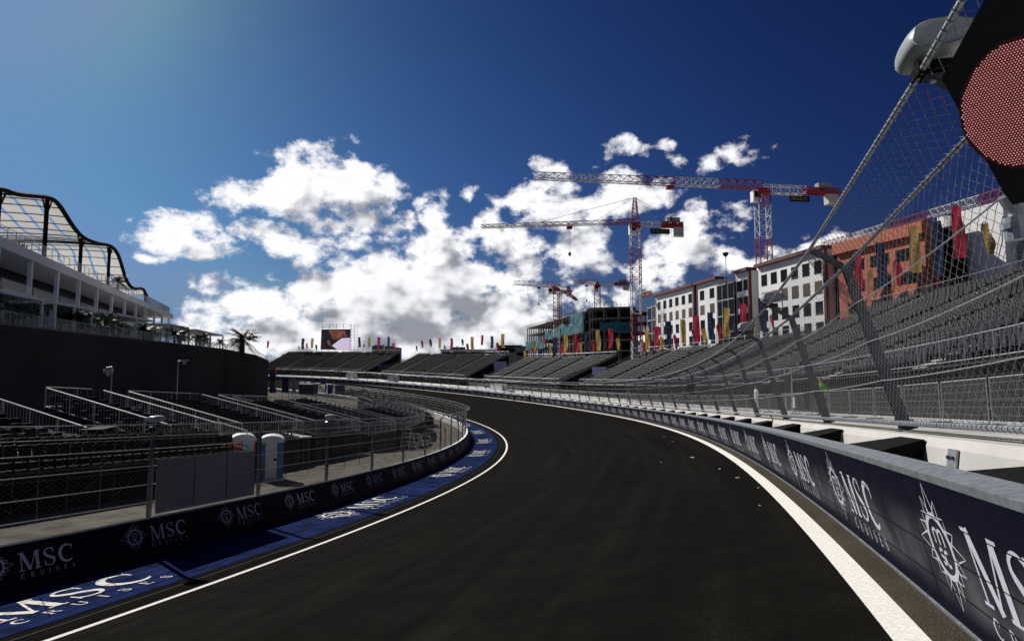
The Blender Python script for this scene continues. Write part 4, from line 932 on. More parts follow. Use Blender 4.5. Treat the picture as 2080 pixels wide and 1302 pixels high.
PL = [(47,1.5,2.2,'s'),(49.5,1.5,2.0,'s'),(52,1.4,2.3,'p'),(54.5,1.5,1.9,'s'),(66,1.3,2.2,'p'),(69,1.3,2.4,'p'),(71.5,1.4,2.2,'s'),(74,1.3,2.3,'p'),(79,1.3,1.8,'s'),(83,1.2,2.0,'p'),(87,1.3,1.8,'p'),(91,1.2,2.0,'s'),(95,1.3,2.0,'p'),(99,1.3,2.2,'s'),(103,1.4,2.2,'p'),(107,1.4,1.9,'s'),(111,1.3,2.0,'p'),(116,1.3,1.8,'s'),(121,1.1,1.8,'p')]
ci = [0, 0]
for i, (D, r, h, k) in enumerate(PL):
    c = wall_at(D)+np.array([-1.6-.8*(i % 3), 0, 0])
    if k == 's': shrub(c, r*1.25, h*1.25, 900, f'leafy green shrub on the terrace behind the glass, {nth(ci[0])} shrub from the left', M_LEAF2, 'terrace shrubs', i); ci[0] += 1
    else: palm(c, h*.75, r*1.5, 24, f'short fan of palm fronds on the terrace, {nth(ci[1])} low palm from the left', 'low_palm', seed=i+9, trunk_r=.12, group='low terrace palms'); ci[1] += 1

# ------------------------------------------------------------------ cranes
def truss(mb, a, b, wd, ht, n, up=(0,0,1), tri=False, r=.06, rd=.035):
    a, b = np.array(a, float), np.array(b, float); d = b-a; L = np.linalg.norm(d); d /= L; u = np.array(up, float); s_ = np.cross(d, u); s_ /= np.linalg.norm(s_); u = np.cross(s_, d)
    w0, w1 = wd if isinstance(wd, tuple) else (wd, wd); h0, h1 = ht if isinstance(ht, tuple) else (ht, ht)
    def cor(t):
        w_ = w0+(w1-w0)*t; h_ = h0+(h1-h0)*t; c = a+d*L*t
        if tri: return [c-s_*w_/2, c+s_*w_/2, c+u*h_]
        return [c-s_*w_/2-u*h_/2, c+s_*w_/2-u*h_/2, c+s_*w_/2+u*h_/2, c-s_*w_/2+u*h_/2]
    C = [cor(i/n) for i in range(n+1)]; m_ = len(C[0])
    for k in range(m_): mb.bar(C[0][k], C[-1][k], r, 4)
    for i in range(n):
        for k in range(m_):
            k2 = (k+1) % m_; mb.bar(C[i][k], C[i+1][k2] if i % 2 else C[i+1][k2], rd, 3, cap=False); 
            if tri: mb.bar(C[i][k2], C[i+1][k], rd, 3, cap=False) if k else None
            mb.bar(C[i][k], C[i][k2], rd, 3, cap=False)
def crane(label, xm, D, y_slew, jib_tip, cj_tip, mast_w=2.0, cap_h=0., bands=(('w',.2),('r',.3)), jh=1.5, jcols='wrwrw', base_z=-8, ballast=True, sign=None):
    top = at(xm, y_slew, D); bx, by, zt = top; f = thing('tower_crane', label, 'crane', (bx, by, CZ+base_z)); z0 = CZ+base_z; H_ = zt-z0
    cols = {'r': M_CRED, 'w': M_CWHT}; z = zt
    for c_, fr_ in bands:
        z1 = max(z0, z-H_*fr_); mb = MB(); truss(mb, (bx,by,z1), (bx,by,z), mast_w, mast_w, max(2, int((z-z1)/(mast_w*.75))), up=(0,1,0), r=.11, rd=.06); build(mb, 'mast_section', cols[c_], f); z = z1
        if z <= z0+.1: break
    jt, cj = np.array(jib_tip, float), np.array(cj_tip, float); ctr = np.array([bx, by, zt+.6])
    mb = MB(); mb.bar((bx,by,zt-.4), (bx,by,zt+.5), mast_w*.62, 10); build(mb, 'slew_ring', M_CRED, f)
    N = len(jcols)
    for i, c_ in enumerate(jcols):
        a = ctr+(jt-ctr)*i/N; b = ctr+(jt-ctr)*(i+1)/N; h0, h1 = jh*(1-.3*i/N), jh*(1-.3*(i+1)/N); mb = MB(); truss(mb, a, b, (1.3,1.3), (h0,h1), max(3, int(np.linalg.norm(b-a)/1.5)), tri=True, r=.085, rd=.055); build(mb, 'jib_section', cols[c_], f)
    d = cj-ctr; L = np.linalg.norm(d); dn = d/L; sd = np.cross(dn, (0,0,1)); sd /= np.linalg.norm(sd)
    mb = MB(); truss(mb, ctr, ctr+d*.55, 1.4, .9 if cap_h else 1.4, max(3, int(L*.55/1.4)), r=.09, rd=.055); build(mb, 'counter_jib', M_CWHT, f)
    mb = MB(); truss(mb, ctr+d*.55, cj, 1.4, .9, 3, r=.14, rd=.1); mb.hexa([ctr+d*q[0]+sd*q[1]+np.array([0,0,q[2]]) for q in ((.55,-.8,-.4),(1,-.8,-.4),(1,.8,-.4),(.55,.8,-.4),(.55,-.8,0),(1,-.8,0),(1,.8,0),(.55,.8,0))]); build(mb, 'machinery_deck', M_CRED, f)
    mb = MB(); q = ctr+d*.8; mb.hexa([q+dn*a*1.3+sd*b*.6+np.array([0,0,c_]) for c_ in (.6, 1.5) for a, b in ((-1,-1),(1,-1),(1,1),(-1,1))]); build(mb, 'winch_housing', M_GREYW, f)
    if ballast:
        mb = MB(); q = ctr+d*.9; mb.hexa([q+dn*a*1.0+sd*b*.7+np.array([0,0,c_]) for c_ in (-2.4, -.2) for a, b in ((-1,-1),(1,-1),(1,1),(-1,1))]); build(mb, 'counterweight', M_CONC, f)
    mb = MB(); q = ctr-dn*.2+sd*(-1.6)+np.array([-.6,-1.2,-2.3]); mb.hexa([q+np.array([a,b,c_]) for c_ in (0,2.0) for a, b in ((-.75,-.75),(.75,-.75),(.75,.75),(-.75,.75))]); cab = build(mb, 'cab', M_WBUILD, f)
    mb = MB(); mb.hexa([q+np.array([a,b,c_]) for c_ in (.7,1.75) for a, b in ((-.5,-.80),(.6,-.80),(.6,-.76),(-.5,-.76))]); build(mb, 'window', M_WIN, cab)
    if cap_h:
        tp = ctr+np.array([0,0,cap_h]); mb = MB(); truss(mb, ctr, tp, (1.5,.5), (1.5,.5), 7, up=(0,1,0), r=.09, rd=.05); build(mb, 'tower_head', M_CRED, f)
        mb = MB(); mb.bar(tp, ctr+(jt-ctr)*.62+np.array([0,0,jh*.8]), .045, 4); mb.bar(tp, ctr+(jt-ctr)*.25+np.array([0,0,jh*.9]), .03, 4); mb.bar(tp, cj+np.array([0,0,.4]), .045, 4); mb.bar(tp, ctr+d*.7, .03, 4); build(mb, 'tie_bar', M_CRED, f)
    if sign:
        c_ = ctr+d*.52+np.array([0,0,-1.25]); mb = MB(); mb.hexa([c_+dn*a*2.0-np.array([0,.0,0])+sd*b+np.array([0,0,z_]) for z_ in (-.55,.55) for a, b in ((-1,-.95),(1,-.95),(1,-.85),(-1,-.85))]); sg = build(mb, 'name_board', M_BLACK, f)
        fc = -sd if np.dot(sd, (0,-1,0)) < 0 else sd; rt = dn if np.dot(dn, (1,0,0)) > 0 else -dn; mb = MB(); x = -1.75
        c2 = c_-sd*.90+np.array([0,-.12,0])
        for ch in sign:
            w_, S5 = .34, {'B':'ABCDEFGHIJ'}
            x += .42
        pts = {'B':[((0,0),(0,1)),((0,1),(.7,1)),((.7,1),(.7,.5)),((0,.5),(.7,.5)),((.8,.5),(.8,0)),((0,0),(.8,0))],'R':[((0,0),(0,1)),((0,1),(.8,1)),((.8,1),(.8,.5)),((0,.5),(.8,.5)),((.35,.5),(.85,0))],'A':[((0,0),(.4,1)),((.4,1),(.85,0)),((.15,.4),(.65,.4))],'G':[((.8,1),(0,1)),((0,1),(0,0)),((0,0),(.8,0)),((.8,0),(.8,.5)),((.8,.5),(.45,.5))],'D':[((0,0),(0,1)),((0,1),(.5,1)),((.5,1),(.85,.5)),((.85,.5),(.5,0)),((.5,0),(0,0))],'O':[((0,0),(0,1)),((0,1),(.8,1)),((.8,1),(.8,0)),((.8,0),(0,0))],'S':[((.8,1),(0,1)),((0,1),(0,.5)),((0,.5),(.8,.5)),((.8,.5),(.8,0)),((.8,0),(0,0))]}
        for i, ch in enumerate(sign):
            ox = -1.7+i*(3.4/len(sign)); kx = 3.4/len(sign)*.72
            for (p0, p1) in pts.get(ch, []): mb.bar(c2+rt*(ox+p0[0]*kx)+np.array([0,0,-.32+p0[1]*.64]), c2+rt*(ox+p1[0]*kx)+np.array([0,0,-.32+p1[1]*.64]), .05, 3)
        build(mb, 'lettering', mat('sign_yellow', (.28,.22,.06), .5), sg)
    tr = ctr+(jt-ctr)*.42; mb = MB(); mb.box(tr-np.array([0,0,.5]), (1.2,1.2,.5)); build(mb, 'trolley', M_CRED, f)
    mb = MB(); mb.bar(tr-np.array([.1,0,.6]), tr-np.array([.1,0,6]), .025, 3); mb.bar(tr-np.array([-.1,0,.6]), tr-np.array([-.1,0,6]), .025, 3); mb.box(tr-np.array([0,0,6.2]), (.5,.5,.7)); build(mb, 'hook_block', M_DSTEEL, f)
    return f
crane('tallest red and white tower crane with long flat jib over the white apartments', 1548, 110, 391, at(1085, 363, 103), at(1703, 391, 112), 2.1, 0, (('r',.06),('w',.15),('r',.50),('w',.4)), 1.65, 'rwrww', sign='DRAGADOS')
crane('hammerhead tower crane with tie bars between the two building sites', 1290, 128, 460, at(977, 463, 131), at(1388, 458, 126), 1.95, 5.6, (('w',.12),('r',.20),('w',.17),('r',.15),('w',.2),('r',.2)), 1.0, 'rwrww', sign='DRAGADOS')
crane('smaller tower crane whose mast stands before the teal netting', 1130, 214, 588, at(1044, 578, 208), at(1160, 590, 262), 2.0, 0, (('r',.35),('w',.65)), 1.9, 'rww')
crane('distant red crane standing on the unfinished concrete building', 1213, 226, 582, at(1163, 577, 240), at(1278, 576, 222), 2.1, 1.2, (('r',.25),('w',.75)), 2.2, 'rr')
crane('red crane jib seen foreshortened behind the smaller crane', 1136, 262, 590, at(1172, 611, 330), at(1125, 586, 250), 1.6, 0, (('r',.4),('w',.6)), 1.9, 'rwr')
crane('red and white crane behind the orange building, mast hidden at the right', 2110, 100, 388, at(1668, 503, 152), at(2200, 360, 90), 2.0, 0, (('r',.4),('w',.6)), 1.7, 'rwrwr')

# ------------------------------------------------------------------ buildings beyond the grandstands
def oriented(p0, p1):
    p0, p1 = np.array(p0[:2]), np.array(p1[:2]); u = p1-p0; L = np.linalg.norm(u); u /= L; n = np.array([u[1], -u[0]])
    return p0, u, n, L
def bx_(mb, fr, t0, t1, b0, b1, z0, z1):               # b grows away from the viewer side (n)
    p0, u, n, L = fr; q = lambda t, b, z: (p0[0]+u[0]*t+n[0]*b, p0[1]+u[1]*t+n[1]*b, CZ+z)
    mb.hexa([q(t0,b0,z0),q(t1,b0,z0),q(t1,b1,z0),q(t0,b1,z0),q(t0,b0,z1),q(t1,b0,z1),q(t1,b1,z1),q(t0,b1,z1)])
def frameb(nm, label, A, B, depth, ztop, st, side, extra=None):
    fr = oriented(A, B); p0, u, n, L = fr
    if side < 0: n = -n; fr = (p0, u, n, L)
    f = thing(nm, label, 'building', (A[0], A[1], CZ-9)); z = ztop
    k = 0
    while z > -9:
        mb = MB(); bx_(mb, fr, 0, L, 0, depth, z-.35, z); build(mb, 'floor_slab', M_GCONC, f); z -= st; k += 1
    z0 = z; mb = MB()
    for t in np.arange(.3, L, 4.6):
        for b in np.arange(.3, depth, 6.0): bx_(mb, fr, t-.2, t+.2, b-.2, b+.2, z0, ztop-.36)
    build(mb, 'columns', M_GCONC, f)
    mb = MB(); bx_(mb, fr, L*.15, L*.9, depth*.35, depth*.45, z0, ztop-.37); build(mb, 'core_wall', M_FABRIC, f)
    mb = MB()
    for t in np.arange(0, L+.1, 2.6): q0 = p0+u*t-n*.9; mb.bar((q0[0],q0[1],CZ+z0), (q0[0],q0[1],CZ+ztop+1.2), .05, 4)
    for z in np.arange(z0, ztop+1, 2.0): a = p0-n*.9; b = p0+u*L-n*.9; mb.bar((a[0],a[1],CZ+z), (b[0],b[1],CZ+z), .045, 4)
    for t in np.arange(0, L+.1, 1.3):
        q0 = p0+u*t+n*.1; mb.bar((q0[0],q0[1],CZ+ztop), (q0[0],q0[1],CZ+ztop+1.1), .04, 3)
    build(mb, 'scaffolding', M_DSTEEL, f)
    return f, fr
def net(f, fr, t0, t1, z0, z1, m=M_TEAL, sag=.5, seed=0):
    p0, u, n, L = fr; mb = MB(); nx, nz = 14, 6; V = []; rr = random.Random(seed)
    for j in range(nz+1):
        for i in range(nx+1):
            a = i/nx; b = j/nz; t = t0+(t1-t0)*a; zz_ = z0+(z1-z0)*b - (1-b)*0 - sag*4*a*(1-a)*(1 if j == nz else .3); o = 1.0+.22*sin(a*15+seed)*cos(b*5)+rr.uniform(-.08,.08)
            V.append((p0[0]+u[0]*t-n[0]*o, p0[1]+u[1]*t-n[1]*o, CZ+zz_))
    mb.add(V, [(j*(nx+1)+i, j*(nx+1)+i+1, (j+1)*(nx+1)+i+1, (j+1)*(nx+1)+i) for j in range(nz) for i in range(nx)]); build(mb, 'netting', m, f, True)
A = at(1070, 668, 300); B = at(1192, 630, 206); f, fr = frameb('concrete_frame_building', 'long unfinished concrete frame block with teal netting on its front', A, B, 26, 19.2, 3.5, -1)
net(f, fr, 2, 40, 8.2, 12.3, seed=1); net(f, fr, 40, 66, 11.8, 16.0, seed=2, sag=1.2); net(f, fr, 66, 94, 12.2, 17.0, seed=3, sag=1.5); net(f, fr, 80, 95, 12.0, 19.0, seed=4)
mb = MB()
for i in range(16): t = 8+i*5; bx_(mb, fr, t, t+2.5, 4+(i%3)*3, 9+(i%3)*3, 19.21, 20.0+.8*(i%4)/3)
build(mb, 'roof_material', M_FABRIC, f)
A = at(1196, 632, 200); B = at(1288, 622, 196); f, fr = frameb('concrete_frame_block', 'taller unfinished frame block with open spiral stair beside the hammerhead crane', A, B, 24, 19.6, 3.5, -1)
net(f, fr, 8.2, 14.8, 11.2, 15.4, seed=5, sag=.9); net(f, fr, 3.6, 8.0, 11.9, 15.0, seed=6, sag=.6)
# white apartments
A, B = np.array([35.3, 150.0]), np.array([45.8, 88.7]); 
fw = oriented(A, B); fw = (fw[0], fw[1], -fw[2] if np.dot(fw[2], (1,0)) < 0 else fw[2], fw[3]); LW = fw[3]
apt = thing('apartment_building', 'long white apartment block with dark square windows and red brown frames', 'building', (A[0], A[1], CZ-8))
def part(nm, m, *a, parent=apt): mb = MB(); bx_(mb, fw, *a); return build(mb, nm, m, parent)
k = lambda v: v*LW
segs = [(0, .333, 6), (.345, .496, 2), (.6, .678, 2), (.72, 1.0, 6)]
for a, b, c in segs:
    part('wall', M_WBUILD, k(a), k(b), 0, 15, -8, 17.3)
    part('roof_trim', M_REDTRIM, k(a)-.2, k(b)+.1, -.75, 1.2, 17.3, 17.85); part('frame_trim', M_REDTRIM, (k(b) if b < .4 or b == .678 or b == 1 else k(a)-.45), (k(b)+.45 if b < .4 or b == .678 or b == 1 else k(a)), -.55, -.01, -8, 17.3)
    Lb = k(b)-k(a)
    for r_ in range(6):
        zc_ = 14.9-3.05*r_
        for j in range(c):
            tc_ = k(a)+Lb*(j+.62)/(c+.25); wv = .86 if c == 6 else .95
            o = part('window', M_WIN, tc_-wv, tc_+wv, -.015, .10, zc_-.95, zc_+.95); part('frame', M_DSTEEL, tc_-wv-.06, tc_+wv+.06, -.03, -.017, zc_-1.03, zc_-.96, parent=o)
            part('blind', mat('window_blind', (.07,.055,.03), .8, var=.5, scale=.2), tc_-wv+.08, tc_+wv-.08, -.022, -.017, zc_-.9, zc_+(.9 if (r_ == 1) else -.9+.5*((i_ := (r_*7+j*3) % 4)/3)), parent=o) if (r_ == 1 or (r_*5+j) % 3 == 0) else None
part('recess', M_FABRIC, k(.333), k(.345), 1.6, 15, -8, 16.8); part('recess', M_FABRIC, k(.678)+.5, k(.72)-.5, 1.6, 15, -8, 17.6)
part('stair_glazing', M_WIN, k(.496), k(.6), -.3, 14, -8, 16.0)
mb = MB()
for r_ in range(8): bx_(mb, fw, k(.496)-.05, k(.6)+.05, -.38, -.3, 15.8-3.05*r_, 16.05-3.05*r_)
for q in (.496, .53, .565, .6): bx_(mb, fw, k(q)-.07, k(q)+.07, -.42, -.381, -8, 16.0)
build(mb, 'stair_mullions', M_GREYW, apt)
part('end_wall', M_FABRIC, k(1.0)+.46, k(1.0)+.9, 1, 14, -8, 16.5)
mb = MB()
for t in np.arange(k(0)+1, k(0)+3.4, 1.1):
    for b in (-1.4, -.3): q = fw[0]+fw[1]*t+fw[2]*b; mb.bar((q[0],q[1],CZ-6), (q[0],q[1],CZ+15.5), .05, 4)
for z in np.arange(-6, 15.6, 2): q = fw[0]+fw[1]*(k(0)+1)-fw[2]*1.4; q2 = fw[0]+fw[1]*(k(0)+3.2)-fw[2]*1.4; mb.bar((q[0],q[1],CZ+z), (q2[0],q2[1],CZ+z), .05, 4); mb.bar((q[0],q[1],CZ+z), (q2[0],q2[1],CZ+z+2), .035, 4)
build(mb, 'scaffold_tower', M_STEEL, apt)
# scaffold annex at its left end
A2, B2 = at(1315, 615, 158), at(1333, 612, 151); f2 = thing('glazed_frame_annex', 'grey framed glass annex at the left end of the white apartments', 'building', (A2[0], A2[1], CZ-8)); fr = oriented(A2, B2); fr = (fr[0], fr[1], -fr[2] if fr[2][0] < 0 else fr[2], fr[3])
mb = MB(); bx_(mb, fr, 0, fr[3], .2, 8, -8, 15.4); build(mb, 'glass_wall', M_WIN, f2); mb = MB()
for z in np.arange(-8, 15.7, 3.3): bx_(mb, fr, -.1, fr[3], -.05, .19, z, z+.3)
for t in (0, .5, .97): bx_(mb, fr, fr[3]*t-.12, fr[3]*t+.12, -.1, -.051, -8, 15.7)
build(mb, 'frame', M_GREYW, f2)
# mast with red bowl on the roof
c = at(1476, 590, 119); f2 = thing('roof_mast', 'thin mast with a dark red bowl above the stair tower of the white apartments', 'mast', (c[0], c[1], CZ+15.9)); t = at(1474, 522, 119); mb = MB(); mb.bar((c[0],c[1],CZ+15.9), t, .06, 5); build(mb, 'pole', M_DSTEEL, f2)
mb = MB(); mb.bar(t, t+np.array([0,0,.55]), .15, 10, .62); mb.bar(t+np.array([0,0,.55]), t+np.array([0,0,.85]), .62, 10, .5); build(mb, 'bowl', M_REDTRIM, f2)
# orange building
A = at(1700, 495, 86); B = at(1876, 450, 72); fo = oriented(A, B); fo = (fo[0], fo[1], -fo[2] if fo[2][0] < 0 else fo[2], fo[3]); LO = fo[3]
f = thing('orange_building', 'terracotta orange building with dark window bands behind the chain link fence', 'building', (A[0], A[1], CZ-8)); mb = MB(); bx_(mb, fo, 0, LO, 0, 2.2, -8, 17.1); build(mb, 'wall', M_ORANGE, f)
mb = MB(); bx_(mb, fo, -.3, LO+.3, -.6, -.01, 15.9, 17.4); build(mb, 'roof_band', M_ORANGE, f)
for r_ in range(5):
    for j in range(3):
        t0 = LO*(.12+.29*j); mb = MB(); z1 = 14.6-2.9*r_; bx_(mb, fo, t0, t0+LO*.22, -.02, .3, z1-1.5, z1); w_ = build(mb, 'window', M_WIN, f); mb = MB(); bx_(mb, fo, t0+LO*.11-.05, t0+LO*.11+.05, -.06, -.021, z1-1.5, z1); build(mb, 'mullion', M_DSTEEL, w_)
mb = MB(); bx_(mb, fo, LO-.6, LO+2.4, 2.25, 3.2, -8, 16.6); build(mb, 'dark_recess', M_WIN, f)
A = at(1903, 438, 74.5); B = at(2036, 403, 66.5); fo = oriented(A, B); fo = (fo[0], fo[1], -fo[2] if fo[2][0] < 0 else fo[2], fo[3]); LO = fo[3]
f = thing('white_building', 'plain white building with a tall glazed slot behind the fence at the right', 'building', (A[0], A[1], CZ-8)); mb = MB(); bx_(mb, fo, 0, LO*.14, 0, 13, -8, 18.4); bx_(mb, fo, LO*.26, LO, 0, 13, -8, 18.4); build(mb, 'wall', M_WBUILD, f)
mb = MB(); bx_(mb, fo, LO*.14+.02, LO*.26-.02, .8, 12, -8, 17.8); build(mb, 'glazed_slot', M_GREYW, f); mb = MB()
for z in np.arange(-6, 16, 2.6): bx_(mb, fo, LO*.14+.03, LO*.26-.03, .70, .79, z, z+1.6)
build(mb, 'slot_window', M_WIN, f); mb = MB(); bx_(mb, fo, LO+.02, LO+12, 1.5, 13, -8, 15); build(mb, 'grey_wing', M_GREYW, f)

# far things
def farbox(nm, lb, cat, x0, x1, y0, y1, D, m, dep=20, z0=-11, extra=()):
    a, b = at(x0, y0, D), at(x1, y0, D); f = thing(nm, lb, cat, (a[0], a[1], CZ+z0)); mb = MB(); mb.hexa([(a[0],D,CZ+z0),(b[0],D,CZ+z0),(b[0],D+dep,CZ+z0),(a[0],D+dep,CZ+z0),(a[0],D,a[2]),(b[0],D,a[2]),(b[0],D+dep,a[2]),(a[0],D+dep,a[2])]); build(mb, 'wall', m, f)
    for (nm2, xa, xb, ya, yb, m2, dd_) in extra:
        p_, q = at(xa, ya, D-dd_), at(xb, yb, D-dd_); mb = MB(); mb.hexa([(p_[0],D-dd_,q[2]),(q[0],D-dd_,q[2]),(q[0],D-dd_+1,q[2]),(p_[0],D-dd_+1,q[2]),(p_[0],D-dd_,p_[2]),(q[0],D-dd_,p_[2]),(q[0],D-dd_+1,p_[2]),(p_[0],D-dd_+1,p_[2])]); build(mb, nm2, m2, f)
    return f
M_FAR = mat('far_blue_glass', (.05,.10,.16), .5, var=.3, scale=.02)
farbox('office_tower', 'tiny blue tower block far away on the skyline left of the grandstands', 'tower block', 572, 581, 722, 745, 1500, M_FAR, 30, extra=[('setback', 573, 577, 719, 723, M_FAR, 2), ('window_band', 573, 580, 728, 730, M_WIN, 1), ('window_band', 573, 580, 734, 736, M_WIN, 1)])
farbox('industrial_building', 'flat grey plant building with a chimney behind the far grandstand', 'building', 756, 800, 704, 720, 420, M_GREYW, 30, extra=[('chimney', 787, 791, 684, 705, M_GREYW, 2), ('upper_volume', 760, 775, 701, 705, M_FAR, 2), ('parapet', 755, 801, 703, 705.5, M_DSTEEL, 1)])
farbox('low_pale_building', 'long low pale building behind the far grandstand', 'building', 895, 1010, 711, 730, 330, M_GREYW, 30, extra=[('window_band', 900, 1005, 715, 718, M_WIN, 1), ('roof_edge', 893, 1012, 709.5, 712, M_WBUILD, 2), ('roof_plant', 915, 945, 705, 710, M_DSTEEL, 2)])
farbox('low_dark_roof_building', 'low building with black roof edge left of the unfinished concrete block', 'building', 1014, 1074, 703, 735, 300, M_GREYW, 30, extra=[('roof_edge', 1012, 1060, 701, 704, M_BLACK, 2), ('window', 1016, 1045, 707, 715, M_WIN, 1), ('window', 1050, 1070, 716, 722, M_WIN, 1)])
for i, (x, yt, r) in enumerate(((556,741,5),(566,744,6),(585,742,6),(594,745,7),(604,743,6))):
    c = at(x, 750, 420); rr = random.Random(i); f = thing('far_tree', f'small dark tree on the horizon below the far tower, {nth(i)} from the left', 'tree', (c[0], c[1], gz), 'far trees'); zt = at(x, yt, 420)[2]; mb = MB(); mb.bar((c[0],c[1],gz), (c[0],c[1],zt-1), .3, 5, .15); build(mb, 'trunk', M_TRUNK, f); mb = MB()
    for _ in range(260):
        a = rr.uniform(0,2*pi); q = rr.random()**.5*2.6; z_ = zt-rr.random()*4.5; p_ = np.array([c[0]+q*cos(a), c[1]+q*sin(a), z_]); d1 = np.array([rr.uniform(-1,1),rr.uniform(-1,1),rr.uniform(-1,1)])*.6; d2 = np.array([rr.uniform(-1,1),rr.uniform(-1,1),rr.uniform(-1,1)])*.6; mb.add([p_, p_+d1, p_+d2], [(0,1,2)])
    build(mb, 'crown', M_LEAF, f)
# big screen
def screen():
    D = 300; P_ = lambda x, y, o=0: at(x, y, D+o); b = P_(652, 712); f = thing('video_screen', 'big video screen on a scaffold frame above the farthest grandstand', 'screen', (b[0], D, gz))
    mb = MB(); q = [P_(651,710),P_(711,710.5),P_(712,668.5),P_(653,669)]; mb.prism([tuple(v) for v in q], (0,.6,0)); scr = build(mb, 'display', mat('screen_dark', (.012,.010,.014), .4, var=.6, scale=.2, emit=.6), f)
    mb = MB(); poly = [P_(674,702,-.06),P_(685,710,-.06),P_(710.5,710,-.06),P_(711,686,-.06),P_(694,687,-.06)]; mb.add(poly, [(0,1,2,3,4)]); build(mb, 'bright_picture', mat('screen_pink', (.62,.50,.68), .5, var=.04, emit=.75), scr)
    mb = MB(); mb.add([P_(668,670,-.05),P_(675,688,-.05),P_(684,690,-.05),P_(694,684,-.05),P_(706,684,-.05),P_(700,672,-.05),P_(686,670,-.05)], [(0,1,2,3,4,5,6)]); mb.add([P_(664,694,-.05),P_(670,704,-.05),P_(672,698,-.05),P_(668,690,-.05)], [(0,1,2,3)]); build(mb, 'picture_figures', mat('screen_brown', (.16,.06,.04), .5, var=.7, scale=.5, emit=.6), scr)
    mb = MB()
    for x in np.linspace(655, 712, 5): mb.bar(P_(x,668,.8), P_(x,658,.8), .12, 4)
    for y in (659, 664): mb.bar(P_(655,y,.8), P_(712,y,.8), .08, 4)
    for x in np.linspace(655, 700, 5): mb.bar(P_(x,666,.8), P_(x+11,659,.8), .06, 3)
    for x in (714, 720, 727):
        mb.bar(P_(x,658 if x < 722 else 672,1), P_(x,740,1), .07, 4)
    for y in np.arange(662, 735, 6): mb.bar(P_(712,y,1), P_(727,y,1), .05, 3); mb.bar(P_(712,y,1), P_(722,y+6,1), .04, 3)
    for x in (653, 667, 682, 697, 711): mb.bar(P_(x,710,1), P_(x,745,1), .1, 4)
    build(mb, 'scaffold', M_STEEL, f)
screen()
# totem and entrance area at the left end of the far straight
b = at(554, 799, 128); f = thing('striped_totem', 'tall totem sign striped in bright colours beside the black wall end', 'totem sign', b); ys = [745,752,759,766.5,774,783,790,798]; cols = [(.45,.14,.12),(.42,.02,.03),(.01,.16,.04),(.01,.02,.25),(.30,.17,.02),(.02,.25,.25),(.35,.01,.16)]
for i in range(7):
    a0, a1 = at(548.5, ys[i+1], 128), at(560, ys[i], 128); mb = MB(); mb.box(((a0[0]+a1[0])/2, 128, (a0[2]+a1[2])/2), (a1[0]-a0[0], .8, a1[2]-a0[2]-.02)); build(mb, 'colour_block', mat(f'totem_{i}', cols[i], .5, var=.1), f)
mb = MB(); c = at(545, 752, 127.5); mb.box((c[0]-.1, 127.4, c[2]), (.65, .2, 1.5)); o = build(mb, 'blue_sign', mat('sign_blue', (.12,.22,.38), .5, var=.6, scale=4)); tag(o, 'small pale blue hanging sign at the corner of the black wall', 'sign')
for i, (xa, xb, ya, yb, col, lb) in enumerate(((573,587,766,797,(.045,.025,.09),'dark purple banner stand left of the grey cabin'), (594,601,770,797,(.30,.24,.50),'pale lilac banner stand right of the dark purple one'), (652,662,768,780,(.10,.07,.28),'small violet banner above the entrance fence'), (666,676,781,800,(.10,.06,.26),'violet banner stand right of the grey cabin'), (612,641,780,800,(.07,.07,.075),'grey cabin between purple banners'), (684,700,782,796,(.20,.19,.22),'pale framed gate panel beside the inner fence'))):
    D = 122-i*2; a0, a1 = at(xa, yb, D), at(xb, ya, D); f = thing('banner_stand' if i != 4 else 'site_cabin', lb, 'banner' if i != 4 else 'cabin', ((a0[0]+a1[0])/2, D, a0[2]-1.2)); mb = MB(); dp = .25 if i != 4 else 3
    mb.box(((a0[0]+a1[0])/2, D, (a0[2]+a1[2])/2), (a1[0]-a0[0], dp, a1[2]-a0[2])); build(mb, 'panel', mat(f'banner_{i}', col, .7, var=.25, scale=.8), f)
    mb = MB(); 
    for x in (a0[0], a1[0]): mb.bar((x, D, a0[2]-1.2), (x, D, a1[2]), .05, 5)
    build(mb, 'frame', M_STEEL, f)

